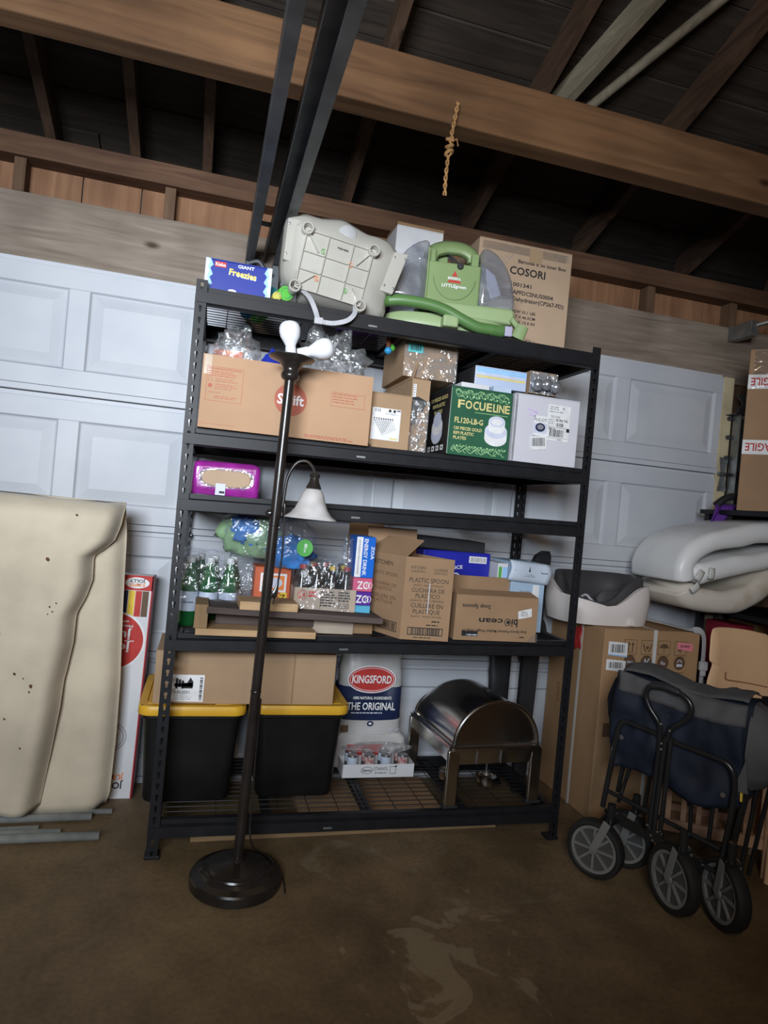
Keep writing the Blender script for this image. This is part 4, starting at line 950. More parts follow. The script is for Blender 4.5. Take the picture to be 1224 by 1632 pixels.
# case of small cola bottles in film
zz = tz(3, 0.53)
T = thing('bottle_case', 'film-wrapped cardboard tray of small dark bottles on the fourth tier', 'case', (0.545, 0.195, zz))
MB().bx(-0.112, 0.112, -0.128, 0.128, 0.0, 0.004).build('tray_bottom', M_cardp, T)
for a in ((-0.115,0.115,-0.131,-0.128), (-0.115,0.115,0.128,0.131)): MB().bx(a[0],a[1],a[2],a[3],0.0,0.165 if a[2] < 0 else 0.06).build('tray_wall', mat('tray_card', (0.45,0.36,0.28), 0.75), T)
for a in (-0.115, 0.112): MB().bx(a,a+0.003,-0.128,0.128,0.0,0.16).build('tray_wall', mat('tray_card', (0.45,0.36,0.28), 0.75), T)
p = Print(T, (-0.115,-0.131,0)); p.text('red', '24', 0.018, 0.130, 0.016, 0.022); p.ring('red', 0.029, 0.138, 0.018, 0.002); p.lines('red', 0.052, 0.145, 0.04, 2, 0.013, 0.008); p.lines('black', 0.098, 0.150, 0.06, 6, 0.010, 0.005, seed=3); p.lines('black', 0.165, 0.150, 0.045, 4, 0.010, 0.005, seed=5); p.frame('black', 0.167, 0.095, 0.205, 0.112, 0.0015); p.text('black', 'RECYCLE', 0.171, 0.100, 0.006, 0.03); p.rect('black', 0.097, 0.09, 0.0985, 0.158); p.rect('black', 0.163, 0.09, 0.1645, 0.158); p.done()
MB().loft([[(x*k, y*k, z) for x, y in rnd(0.232, 0.264, 0.03, 3)] for z, k in ((0.05,1.0),(0.16,1.005),(0.21,0.96),(0.258,0.86),(0.272,0.6))], False).build('film_wrap', M_filmb, T, smooth=True)
M_cola = mat('dark_cola_glass', (0.018,0.014,0.012), 0.08, var=0.1, spec=0.6)
M_colal = mat('red_cola_label', (0.32,0.02,0.05), 0.4)
k = 0
for j in range(3):
    for i in range(4):
        x, y = 0.545-0.084+0.056*i, 0.195-0.084+0.062*j
        B = thing('soda_bottle', '%s dark soda bottle of the %s row in the film-wrapped tray' % (('first','second','third','fourth')[i], ('front','middle','back')[j]), 'bottle', (x, y, zz+0.0045), group='soda bottles in the film-wrapped tray')
        MB().lathe([(0.001,0.0),(0.024,0.0),(0.026,0.006),(0.026,0.13),(0.024,0.155),(0.014,0.195),(0.011,0.215),(0.011,0.235),(0.001,0.235)], 14).build('glass', M_cola, B, smooth=True)
        MB().lathe([(0.0265,0.115),(0.0268,0.117),(0.0268,0.148),(0.0262,0.150)], 14, caps=False).build('label_wrap', M_colal if (i+j) % 2 else M_dsteel, B, smooth=True)
        MB().lathe([(0.012,0.225),(0.013,0.227),(0.013,0.240),(0.001,0.242)], 10).build('cap', mat('cap_%d' % ((i*2+j) % 3), ((0.45,0.05,0.06),(0.62,0.45,0.08),(0.05,0.05,0.05))[(i*2+j) % 3], 0.35), B, smooth=True)
# energy drink cartons stacked, wrapped together
zz = tz(3, 0.68)
cols = (('sky_card', (0.10,0.42,0.62), 0.030, 'pale turquoise drink carton at the bottom of the stack beside the spoon carton'), ('violet_card', (0.10,0.03,0.30), 0.052, 'violet drink carton second from the bottom of the stack'), ('pink_card', (0.62,0.12,0.22), 0.052, 'pink drink carton in the middle of the stack'), ('blue_drink_card', (0.01,0.14,0.62), 0.118, 'tall bright blue drink carton lying on the pink one'), )
z = zz+0.075
tag(MB().bx(-0.055,0.055,-0.06,0.06,0,0.074).build('support_block', M_cardd, None, loc=(0.682,0.135,zz)), 'brown block under the drink cartons', 'block')
for i, (nm, c_, h, lab) in enumerate(cols):
    h_ = h if i < 3 else 0.155
    T = carton('drink_carton', lab, 'carton', 0.648, 0.722, 0.075, 0.13, z+0.0008, z+h_, mat(nm, c_, 0.35, var=0.06), tape=False, group='stacked drink cartons')
    p = front(T)
    if i < 3:
        if i: p.text('white', 'ZO', 0.014, 0.010, 0.028, 0.05); p.ring('white', 0.062, 0.024, 0.012, 0.002)
    else:
        p.rect('white', 0.0, 0.002, 0.024, 0.152); p.lines('grey', 0.008, 0.14, 0.008, 22, 0.006, 0.003, lift=1)
        p.text('white', 'ENERGY DRINK', 0.030, 0.146, 0.014, 0.138, rot=-90); p.text('white', 'ZOA', 0.058, 0.120, 0.012, 0.05, rot=-90)
    p.done(); z += h_
tag(MB().loft([[(x, y, z_) for x, y in rnd(0.022*k_, 0.10, 0.004, 2)] for z_, k_ in ((0,1.0),(0.12,1.2),(0.24,0.9),(0.275,0.4))]).build('film_strip', M_filmb, None, smooth=True, loc=(0.631, 0.14, zz+0.075)), 'clear plastic film hanging beside the drink cartons', 'plastic film')
tag(MB().bx(-0.075,0.075,-0.004,0.004,0,0.42).build('cardboard_sheet', M_cardd, None, loc=(0.765, 0.42, tz(3,0.76))), 'plain brown cardboard sheet standing behind the drink cartons', 'cardboard')
# spoon carton
zz = tz(3, 0.85)
T, Q = opencarton('spoon_carton', 'tall open brown carton of plastic spoons with raised flaps', (0.820,-0.012), (1.003,-0.030), (0.925,0.205), (0.722,0.205), zz, 0.305, M_cards, flaps=((3, 0.10, -52, 0.0), (2, 0.095, 5, 0.0)))
p = Print(T, Q[0], Q[1]-Q[0])
p.text('black', 'KITCHEN', 0.022, 0.262, 0.011, 0.052, bold=False); p.text('black', 'CUISINE', 0.108, 0.258, 0.010, 0.052, bold=False); p.text('black', 'ESSENTIALS', 0.022, 0.250, 0.007, 0.052, bold=False); p.text('black', 'ESSENTIELS', 0.108, 0.247, 0.007, 0.052, bold=False)
for (t_, y, h, w) in (('PLASTIC SPOON', 0.213, 0.017, 0.148), ('WHITE - MEDIUM WEIGHT', 0.199, 0.007, 0.118), ('CUCHARA DE', 0.177, 0.016, 0.125), ('PLASTICO', 0.156, 0.016, 0.092), ('BLANCO - PESO MEDIANO', 0.143, 0.007, 0.125), ('CUILLERE EN', 0.120, 0.016, 0.122), ('PLASTIQUE', 0.098, 0.016, 0.102), ('BLANC - POIDS MOYEN', 0.084, 0.007, 0.115)):
    p.text('black', t_, 0.092, y, h, w, 'c', bold=False)
p.frame('black', 0.026, 0.018, 0.160, 0.047, 0.003); p.barcode('black', 0.036, 0.021, 0.112, 0.023, 26); p.lines('black', 0.095, 0.055, 0.06, 1, 0.01, 0.004); p.lines('black', 0.115, 0.068, 0.04, 1, 0.01, 0.005); p.lines('black', 0.05, 0.008, 0.09, 1, 0.01, 0.003)
p.rect('silver', 0.094, 0.10, 0.097, 0.21, lift=2)
p.done()
p = Print(T, Q[3], Q[0]-Q[3])
p.text('black', 'KITCHEN', 0.055, 0.262, 0.016, 0.11, bold=False)
for (t_, y, h, w) in (('PLASTIC SPOON', 0.222, 0.014, 0.15), ('CUCHARA DE', 0.182, 0.014, 0.15), ('PLASTICO', 0.165, 0.013, 0.10), ('CUILLERE EN', 0.135, 0.014, 0.15), ('PLASTIQUE', 0.117, 0.013, 0.12)): p.text('brown', t_, 0.12, y, h, w, 'c', bold=False)
p.frame('black', 0.10, 0.020, 0.215, 0.056, 0.003); p.barcode('black', 0.108, 0.025, 0.098, 0.026, 18)
p.done()
# soup spoon carton, upside down print
zz = tz(3, 1.2)
T, Q = opencarton('soup_spoon_carton', 'low open brown carton with upside-down lettering at the end of the fourth tier', (1.030,-0.012), (1.372,-0.012), (1.385,0.20), (1.045,0.20), zz, 0.170, M_cards, flaps=((2, 0.055, -8, 0.0), (0, 0.06, -75, 0.02)))
p = Print(T, (Q[1].x, Q[1].y, 0.170), (-1,0,0), (0,0,-1))
p.text('black', 'bi', 0.082, 0.084, 0.030, 0.026); p.text('black', 'cean', 0.144, 0.084, 0.022, 0.10); p.ring('black', 0.124, 0.096, 0.014, 0.003); p.disc('black', 0.122, 0.096, 0.007)
p.text('black', 'Soup Spoons', 0.20, 0.034, 0.015, 0.115); p.text('black', 'Soup Spoons Premium Medium Weight White PP', 0.04, 0.128, 0.010, 0.27); p.rect('black', 0.245, 0.135, 0.31, 0.154); p.lines('silver', 0.248, 0.147, 0.058, 1, 0.01, 0.004, lift=1); p.lines('black', 0.05, 0.15, 0.03, 1, 0.01, 0.004)
p.done()
p = Print(T, (Q[0].x, Q[0].y-0.0004, 0)); p.poly('white', [(0.258,0.118),(0.315,0.132),(0.318,0.100),(0.262,0.088)]); p.lines('grey', 0.272, 0.115, 0.035, 3, 0.007, 0.003, lift=1); p.done()
MB().prism([(0.125,0.0),(0.171,0.0),(0.171,0.035),(0.150,0.028),(0.130,0.008)], -0.1078, -0.1070, 'y').build('clear_tape', M_ctape, T)
# blue box behind, pale blue cartons, dark chair back
zz = tz(3, 1.16)
T = carton('blue_box', 'deep blue box behind the soup spoon carton', 'box', 0.98, 1.282, 0.27, 0.20, zz, zz+0.315, mat('deep_blue_card', (0.02,0.025,0.36), 0.35, var=0.06), tape=False)
p = front(T); p.rect('white', 0.205, 0.272, 0.285, 0.300); p.barcode('grey', 0.21, 0.276, 0.07, 0.02, 16, lift=1); p.text('white', 'PRINCE', 0.10, 0.235, 0.014, 0.08, rot=8); p.ring('white', 0.15, 0.205, 0.022, 0.006, a0=0.2, a1=5.5); p.done()
tag(MB().bx(-0.16,0.16,-0.09,0.09,0,0.05).build('black_tray', INK['black'], None, bevel=0.006, loc=(1.10, 0.375, zz+0.3155), rot=(0,0.03,0)), 'black tray resting on the deep blue box', 'tray')
T = carton('pale_carton', 'narrow white carton between the blue box and the torn pale blue carton', 'carton', 1.288, 1.335, 0.20, 0.2, zz, zz+0.285, M_cwhite, tape=False)
p = front(T); p.rect('green', 0.004, 0.20, 0.018, 0.27); p.rect('sky', 0.022, 0.15, 0.044, 0.27); p.done()
M_pb = mat('pale_blue_carton', (0.42,0.56,0.72), 0.5, var=0.08, scale=6)
T = carton('torn_pale_carton', 'pale blue carton with a torn hanging paper flap at the end of the fourth tier', 'carton', 1.345, 1.50, 0.18, 0.20, tz(3,1.42), tz(3,1.42)+0.29, M_pb, tape=False)
MB().grid(lambda u, v: (-0.095+0.185*u+0.006*math.sin(v*5), -0.104-0.012*math.sin(v*2.6)-0.004*math.sin(u*7), 0.30-0.085*v - 0.012*u), 10, 6).build('paper_flap', mat('torn_paper', (0.55,0.62,0.72), 0.6, var=0.06), T, smooth=True, solid=0.001)
p = Print(T, (-0.0775,-0.1005,0)); p.barcode('grey', 0.04, 0.155, 0.05, 0.02, 12); p.lines('grey', 0.04, 0.14, 0.08, 3, 0.01, 0.003); p.rect('white', 0.10, 0.12, 0.13, 0.2); p.lines('grey', 0.03, 0.09, 0.09, 4, 0.012, 0.004, seed=4); p.done()
p = Print(T, (-0.0775,-0.1175,0)); p.poly('black', [(0.066,0.255),(0.074,0.255),(0.071,0.28)]); p.text('black', 'Grand', 0.0, 0.255, 0.006, 0.03); p.text('black', 'Forte', 0.125, 0.25, 0.006, 0.03); p.lines('grey', 0.045, 0.242, 0.06, 2, 0.007, 0.002); p.done()
M_rub = mat('black_plastic', (0.02,0.02,0.022), 0.5, var=0.15)
T = thing('chair_back', 'curved black plastic backrest standing behind the shelf end', 'backrest', (1.60, 0.44, 0.0))
MB().loft([[(x*w_ + dx_, y, z_) for x, y in rnd(1.0, 0.03, 0.012, 3)] for z_, w_, dx_ in ((0.0,0.06,0.0),(0.30,0.075,0.0),(0.70,0.085,0.005),(0.92,0.095,0.0),(1.05,0.095,0.012),(1.10,0.075,0.022),(1.125,0.03,0.035))]).build('shell', M_rub, T, smooth=True)
MB().tube(spl([(-0.05,-0.05,0.80),(0.0,-0.06,0.82),(0.03,-0.06,0.76),(0.02,-0.06,0.68),(-0.03,-0.05,0.66),(-0.055,-0.05,0.72)], 5, True), 0.012, 8, closed=True).build('strap_loop', M_rub, T, smooth=True)
# ------------------------------------------------------------------ bottom tier
Z5 = TIER[4]+0.002
M_tote = mat('black_tote_plastic', (0.008,0.008,0.008), 0.38, var=0.15, scale=10)
M_lid = mat('yellow_lid_plastic', (0.72,0.40,0.03), 0.42, var=0.05, scale=8)
def tote(lab, x0, x1, y0, d):
    cx_, cy_ = (x0+x1)/2, y0+d/2; w = x1-x0
    T = thing('storage_tote', lab, 'storage tote', (cx_, cy_, Z5), group='black totes on the bottom tier')
    mb = MB(); mb.loft([[(x, y, z) for x, y in rnd(w*k-0.02, d*k-0.02, 0.035, 5)] for z, k in ((0.0,0.84),(0.01,0.86),(0.15,0.90),(0.28,0.94),(0.305,0.955),(0.31,0.99),(0.335,0.99))]); mb.build('tub', M_tote, T, smooth=True)
    mb = MB(); mb.loft([[(x, y, z) for x, y in rnd(w*k, d*k, 0.045, 6)] for z, k in ((0.325,1.0),(0.327,1.005),(0.352,1.0),(0.358,0.985),(0.358,0.86),(0.350,0.845),(0.350,0.4))]); ld = mb.build('lid', M_lid, T, smooth=True, ang=45)
    for sx in (-1, 1):
        MB().bx(min(sx*w*0.2,sx*w*0.42), max(sx*w*0.2,sx*w*0.42), -d*0.42, d*0.42, 0.3505, 0.3595).build('lid_rib', M_lid, ld, bevel=0.003)
        MB().bar((sx*w*0.18,-d*0.4,0.3515), (-sx*w*0.18,d*0.4,0.3515), 0.012, 0.004).build('lid_cross_rib', M_lid, ld)
        for sy in (-1, 1): MB().cyl((sx*w*0.465, sy*d*0.455, 0.3580), (sx*w*0.465, sy*d*0.455, 0.3590), 0.004, n=8).build('lid_hole', INK['black'], ld)
tote('black storage tote with a yellow lid overhanging the rack beside the corner post', -0.075, 0.302, 0.10, 0.45)
tote('black storage tote with a yellow lid beside the charcoal bag', 0.330, 0.692, 0.12, 0.43)
zu = Z5+0.3615
T = carton('battery_carton', 'long brown carton with a white battery warning label lying on the yellow lids', 'carton', -0.030, 0.622, 0.125, 0.30, zu, zu+0.190, M_card, tape=False, rz=0.0)
p = front(T)
PX_ = 0.010
p.o = p.o + p.u*PX_
p.rect('white', 0.048, 0.008, 0.163, 0.105)
for i in range(3): p.rect('black', 0.064+0.010*i, 0.055+0.005*(i % 2), 0.0725+0.010*i, 0.092-0.004*i, lift=1)
p.rect('black', 0.060, 0.062, 0.125, 0.074, lift=1); p.rect('black', 0.090, 0.056, 0.124, 0.076, lift=1); p.poly('black', [(0.104,0.076),(0.114,0.096),(0.126,0.078),(0.120,0.070)], lift=1)
p.text('black', 'UN3091', 0.064, 0.035, 0.013, 0.050, bold=False, lift=1); p.lines('grey', 0.060, 0.028, 0.075, 3, 0.006, 0.002, lift=1)
for i in range(14): p.rect('black', 0.148, 0.014+0.006*i, 0.158, 0.0165+0.006*i + 0.0012*(i % 3), lift=1)
p.done()
p = leftface(T); p.frame('black', 0.04, 0.012, 0.25, 0.075, 0.003); p.lines('black', 0.05, 0.06, 0.18, 4, 0.013, 0.003); p.text('black', 'W', 0.06, 0.05, 0.012); p.rect('black', 0.20, 0.12, 0.206, 0.165); p.poly('black', [(0.19,0.155),(0.216,0.155),(0.203,0.172)]); p.frame('black', 0.16, 0.11, 0.25, 0.18, 0.002); p.done()
MB().bx(0.165, 0.171, -0.1506, -0.150, 0.0, 0.19).build('seam', M_cardd, T); MB().bx(-0.30, -0.18, -0.1500, 0.05, 0.1902, 0.1908).build('clear_tape', M_ctape, T)
tag(blob(MB(), (0,0,0.01), (0.06,0.05,0.02), amp=0.3, seed=31, flat=-0.01).build('film_scrap', M_film, None, smooth=True, loc=(0.56, 0.22, zu+0.1905)), 'scrap of clear film lying on the battery carton', 'plastic film')

# charcoal bags
M_bagw = mat('white_charcoal_paper', (0.50,0.49,0.48), 0.32, var=0.12, scale=6, bump=0.5, bscale=14)
M_bagn = mat('navy_charcoal_paper', (0.012,0.022,0.07), 0.35, var=0.2, scale=6, bump=0.4, bscale=14)
def pillow(T, name, m, w, d, z0, z1, kz, seed, amp=0.012, n=14):
    """bag section between two heights, crumpled; kz(z) -> (width factor, depth factor)"""
    R_ = []
    for i in range(n+1):
        z = z0 + (z1-z0)*i/n; a, b_ = kz(z)
        ring = []
        for x, y in sup(w/2*a, d/2*b_, 3.0, 36):
            q = Vector((x*9, y*9, z*9 + seed)); f_ = noise.noise(q)*amp + noise.noise(q*2.7)*amp*0.5
            L_ = math.hypot(x, y) or 1
            ring.append((x + x/L_*f_, y + y/L_*f_, z))
        R_.append(ring)
    return MB().loft(R_).build(name, m, T, smooth=True, ang=60)
T = thing('charcoal_bag', 'white and navy charcoal bag lying flat under the standing charcoal bag', 'charcoal bag', (0.865, 0.487, Z5), group='charcoal bags on the bottom tier')
MB().loft([[(x*1.0, y, z) for x, y in rnd(0.34*k, 0.13*k, 0.03, 5)] for z, k in ((0.0,0.93),(0.02,1.0),(0.08,1.0),(0.125,0.97),(0.145,0.85))]).build('paper_bag', M_bagw, T, smooth=True)
MB().bx(-0.10, 0.06, -0.0665, -0.0645, 0.045, 0.10).build('logo_patch', INK['red'], T)
T = thing('charcoal_bag', 'upright white and navy charcoal bag with a red oval logo on the bottom tier', 'charcoal bag', (0.855, 0.487, Z5+0.1455), (0.03, 0, 0.0), group='charcoal bags on the bottom tier')
pillow(T, 'bag_base', M_bagw, 0.315, 0.13, 0.0, 0.062, lambda z: (0.97+0.3*z, 1.0), 3, 0.006, 6)
pillow(T, 'navy_band', M_bagn, 0.305, 0.13, 0.0625, 0.205, lambda z: (1.0-0.25*(z-0.06), 1.0), 5, 0.006, 8)
pillow(T, 'bag_top', M_bagw, 0.285, 0.125, 0.2055, 0.445, lambda z: (0.985-0.15*(z-0.2), 1.0-max(0, z-0.25)*3.2), 7, 0.010, 12)
p = Print(T, (0,-0.0745,0), off=0.0016)
p.disc('white', -0.01, 0.245, 0.108, 0.060, 40); p.disc('red', -0.01, 0.245, 0.103, 0.055, 40, lift=1); p.ring('white', -0.01, 0.245, 0.098, 0.002, 0.050, 40, lift=2); p.text('white', 'KINGSFORD', -0.01, 0.229, 0.033, 0.175, 'c', lift=2)
p.text('white', '100% NATURAL INGREDIENTS', 0.0, 0.158, 0.012, 0.17, 'c'); p.text('white', 'THE ORIGINAL', -0.002, 0.112, 0.032, 0.215, 'c'); p.lines('silver', -0.09, 0.096, 0.19, 1, 0.01, 0.005)
p.rect('brown', -0.13, 0.015, -0.095, 0.045); p.text('silver', 'NET WT', 0.085, 0.02, 0.009, 0.05); p.disc('navy', 0.0, 0.052, 0.014, 0.012, 16); p.disc('white', 0.0, 0.052, 0.007, 0.005, 12, lift=1)
p.done()
p = Print(T, (0,-0.068,0), (1,0,0), (0,0.14,1), off=0.010); p.ring('navy', -0.02, 0.36, 0.045, 0.0025, 0.022, 24, a0=PI*1.05, a1=PI*1.95); p.lines('navy', -0.055, 0.352, 0.07, 1, 0.01, 0.008); p.done()
MB().tube(spl([(-0.12,0.0,0.44),(-0.05,-0.02,0.43),(0.0,-0.03,0.42),(0.05,-0.02,0.435),(0.12,0.0,0.45)], 4), 0.014, 8).build('folded_top', M_bagw, T, smooth=True)

# tray of fuel cans
T = thing('fuel_tray', 'white cardboard tray marked ethanol in front of the charcoal bags', 'tray', (0.885, 0.368, Z5))
T.scale = (0.90, 0.82, 0.92)
for a in ((-0.172,0.172,-0.062,-0.059), (-0.172,0.172,0.059,0.062)): MB().bx(a[0],a[1],a[2],a[3],0,0.060).build('tray_wall', M_cwhite, T)
for a in (-0.172, 0.169): MB().bx(a,a+0.003,-0.059,0.059,0,0.060).build('tray_wall', M_cwhite, T)
MB().bx(-0.169,0.169,-0.059,0.059,0,0.003).build('tray_bottom', M_cwhite, T)
p = Print(T, (-0.172,-0.062,0)); p.ring('black', 0.115, 0.033, 0.029, 0.002, 0.016); p.text('black', 'Sterno', 0.115, 0.027, 0.013, 0.045, 'c', slant=0.2); p.text('black', 'ETHANOL', 0.150, 0.032, 0.016, 0.066, bold=False); p.text('black', 'Gel Chafing Fuel', 0.152, 0.018, 0.007, 0.058); p.frame('black', 0.225, 0.016, 0.255, 0.050, 0.002); p.poly('black', [(0.245,0.05),(0.262,0.056),(0.255,0.044)]); p.done()
M_tin = mat('tin_metal', (0.45,0.45,0.45), 0.3, metal=0.9, var=0.1)
M_redl = mat('red_can_label', (0.38,0.05,0.06), 0.4, var=0.4, scale=40, col2=(0.55,0.5,0.48))
for i in range(8):
    r_, c_ = divmod(i, 4)
    B = thing('fuel_can', '%s fuel can of the %s row in the white ethanol tray' % (('first','second','third','last')[c_], ('front','back')[r_]), 'can', (0.885-0.110+0.073*c_, 0.368-0.0235+0.047*r_, Z5+0.0035), group='fuel cans in the ethanol tray')
    B.scale = (0.79, 0.79, 0.95)
    MB().lathe([(0.001,0.0),(0.0275,0.0),(0.0285,0.003),(0.0285,0.083),(0.027,0.088),(0.024,0.086),(0.001,0.086)], 16).build('tin', M_tin, B, smooth=True)
    MB().lathe([(0.0288,0.045),(0.029,0.046),(0.029,0.080),(0.0288,0.081)], 16, caps=False).build('label_wrap', M_redl if i % 2 else M_lab, B, smooth=True)
crumple('shrink_wrap', 'clear wrap bunched over the fuel cans', (0.895, 0.360, Z5+0.090), (0.14,0.042,0.018), M_film, 41, 0.35, -0.02, 'plastic film')

# roll-top chafing dish
M_chr = mat('polished_steel', (0.72,0.70,0.66), 0.20, metal=1.0, var=0.06, scale=5, bump=0.03, bscale=6)
T = thing('chafing_dish', 'polished steel roll-top chafing dish on the bottom tier', 'chafing dish', (1.262, 0.245, Z5), (0, 0, 0.06))
R_ = 0.182
for sx in (-1, 1):
    for sy in (-1, 1):
        mb = MB(); x = sx*0.182; y = sy*0.205
        mb.prism([(x-0.026,y-0.008),(x+0.026,y-0.008),(x+0.026,y+0.008),(x-0.026,y+0.008)], 0.0, 0.222, 'z'); lg = mb.build('leg', M_chr, T, bevel=0.006, smooth=True)
        MB().bx(x-0.032, x+0.032, y-0.014, y+0.014, -0.0, 0.010).build('foot', INK['black'], lg, bevel=0.003)
mb = MB(); mb.loft([[(x*k, y*k, z) for x, y in rnd(0.405, 0.445, 0.02, 4)] for z, k in ((0.165,0.93),(0.215,0.96),(0.222,1.0),(0.232,1.005),(0.236,0.99),(0.236,0.5))]); mb.build('water_pan', M_chr, T, smooth=True)
for x in (-0.085, 0.02):
    MB().bx(x-0.002, x+0.002, -0.216, -0.212, 0.168, 0.225).build('pan_bracket', M_tin, T)
def dome(u, v):
    a = PI*(1-u); y = -0.205 + 0.41*v
    k = 1.0 if v < 0.82 else math.sqrt(max(0.0, 1-((v-0.82)/0.18*0.75)**2))
    return (R_*math.cos(a), y, 0.240 + 0.165*math.sin(a)*k)
mb = MB(); mb.grid(dome, 36, 18); mb.build('roll_lid', M_chr, T, smooth=True, ang=180)
prof = [(R_*math.cos(PI*i/36), 0.240+0.165*math.sin(PI*i/36)) for i in range(37)]
MB().prism([(x*0.985, 0.240+(z-0.240)*0.985) for x, z in prof], -0.2, -0.197, 'y').build('lid_front', M_chr, T)
MB().tube([(x, -0.203, z) for x, z in prof], 0.008, 8).build('lid_rim', M_chr, T, smooth=True)
MB().tube([(R_*1.0*math.cos(a), 0.205, 0.24+0.11*math.sin(a)) for a in [PI*i/20 for i in range(21)]], 0.006, 6).build('rear_rim', M_chr, T, smooth=True)
MB().tube([(-0.19,-0.20,0.24),(-0.19,0.2,0.24),(0.19,0.2,0.24),(0.19,-0.20,0.24)], 0.006, 6, closed=True).build('pan_rim', M_chr, T, smooth=True)
for (x, y) in ((-0.07, 0.05), (0.07, -0.02)):
    MB().lathe([(0.001,0.0),(0.040,0.0),(0.042,0.004),(0.042,0.030),(0.045,0.032),(0.045,0.036),(0.034,0.038),(0.034,0.03),(0.001,0.03)], 20, (x, y, 0.002)).build('fuel_holder', M_chr, T, smooth=True)
MB().cyl((0.07,-0.02,0.04), (0.07,-0.02,0.165), 0.004, n=6).build('holder_stem', M_tin, T)
# black net bags hanging on the rear corner post
T = thing('net_bag', 'dark net bag with a round clip hanging at the rear corner post', 'bag', (1.485, 0.505, 0.42))
pillow(T, 'net', M_rub, 0.11, 0.05, 0.0, 0.30, lambda z: (0.8+z, 1.0), 13, 0.010, 10)
MB().tube([(0.085+0.022*math.cos(2*PI*i/16), -0.06, 0.225+0.045*math.sin(2*PI*i/16)) for i in range(16)], 0.007, 6, closed=True).build('clip_ring', M_rub, T, smooth=True)
MB().tube([(0.0,0.0,0.30),(0.05,0.02,0.34)], 0.004, 6).build('cord', M_rub, T)
# plank lying on the floor under the rack
tag(MB().bx(-0.60, 0.60, -0.045, 0.045, 0, 0.018).build('floor_plank', wood('floor_plank_pine', (0.27,0.17,0.085), (0.40,0.27,0.15), 0, 5), None, bevel=0.002, loc=(0.742, 0.155, 0.0), rot=(0,0,0.012)), 'pale pine plank lying on the floor under the shelving unit', 'plank')
tag(MB().bx(-0.30, 0.30, -0.15, 0.15, 0, 0.03).build('cardboard_pad', M_cards, None, loc=(0.85, 0.40, 0.0)), 'flat brown cardboard on the floor under the shelving unit', 'cardboard')

# ------------------------------------------------------------------ floor lamp
M_brz = mat('bronze_lamp_metal', (0.020,0.016,0.014), 0.24, metal=0.0, var=0.25, scale=12, spec=0.6)
M_bulb = mat('frosted_bulb', (0.80,0.81,0.84), 0.22, var=0.02, spec=0.5)
M_marble = mat('alabaster_glass', (0.52,0.49,0.47), 0.25, var=0.18, scale=9, detail=2, col2=(0.72,0.70,0.69), lo=0.40, hi=0.60)
LX, LY = 0.290, -0.165
T = thing('floor_lamp', 'dark bronze floor lamp with two bare bulbs and a glass side shade', 'floor lamp', (LX, LY, 0), (0, 0.0185, 0))
MB().lathe([(0.001,0.0),(0.143,0.0),(0.147,0.004),(0.147,0.030),(0.143,0.036),(0.118,0.041),(0.110,0.050),(0.104,0.0505),(0.101,0.056),(0.094,0.0565),(0.088,0.062),(0.045,0.068),(0.022,0.074),(0.019,0.088),(0.001,0.088)], 56).build('base', M_brz, T, smooth=True, ang=28)
MB().cyl((0,0,0.085), (0,0,1.648), 0.0165, 0.0165, 20).build('pole', M_brz, T, smooth=True)
for z in (0.62, 1.165): MB().lathe([(0.0166,0.0),(0.0178,0.002),(0.0178,0.006),(0.0166,0.008)], 20, (0,0,z)).build('pole_joint', M_brz, T, smooth=True)
MB().lathe([(0.016,1.638),(0.026,1.644),(0.030,1.652),(0.030,1.660),(0.024,1.668),(0.028,1.682),(0.040,1.697),(0.072,1.708),(0.076,1.713),(0.072,1.716),(0.030,1.712),(0.001,1.712)], 36).build('cup', M_brz, T, smooth=True, ang=70)
def bulb(p0, d):
    d = Vector(d).normalized()
    bo = MB().lathe([(0.015,0.022),(0.018,0.030),(0.024,0.042),(0.031,0.055),(0.034,0.070),(0.0335,0.083),(0.029,0.095),(0.019,0.103),(0.001,0.107)], 24, p0, d).build('bulb', M_bulb, T, smooth=True)
    MB().lathe([(0.017,-0.012),(0.0175,0.02),(0.015,0.03),(0.001,0.03)], 18, p0, d).build('socket', M_cap, T, smooth=True)
bulb((-0.006,-0.012,1.722), (-0.17,-0.10,1.0)); bulb((0.030,0.0,1.735), (1.0,-0.35,0.30))
# gooseneck arm and shade
sx_, sz_ = 0.113, 1.325
arm = spl([(0.021,-0.004,1.20),(0.022,-0.004,1.27),(0.028,-0.006,1.33),(0.050,-0.012,1.375),(0.080,-0.016,1.385),(0.103,-0.018,1.368),(sx_,-0.018,1.345)], 6)
MB().tube(arm, 0.0055, 10).build('arm', M_brz, T, smooth=True)
MB().lathe([(0.010,0.0),(0.013,0.004),(0.006,0.012),(0.001,0.013)], 14, (-0.020,-0.008,1.205), (-0.8,-0.6,0)).build('switch_knob', M_brz, T, smooth=True)
MB().lathe([(0.006,1.350),(0.016,1.346),(0.018,1.340),(0.014,1.334),(0.016,1.322),(0.024,1.304),(0.026,1.300),(0.020,1.297),(0.001,1.297)], 24, (sx_,-0.018,0)).build('shade_socket', M_brz, T, smooth=True)
MB().lathe([(0.020,1.298),(0.028,1.294),(0.036,1.280),(0.044,1.255),(0.054,1.232),(0.068,1.214),(0.086,1.202),(0.087,1.200),(0.084,1.200),(0.066,1.211),(0.049,1.230),(0.040,1.255),(0.030,1.285),(0.018,1.290)], 40, (sx_,-0.018,0), caps=False).build('glass_shade', M_marble, T, smooth=True, ang=70)
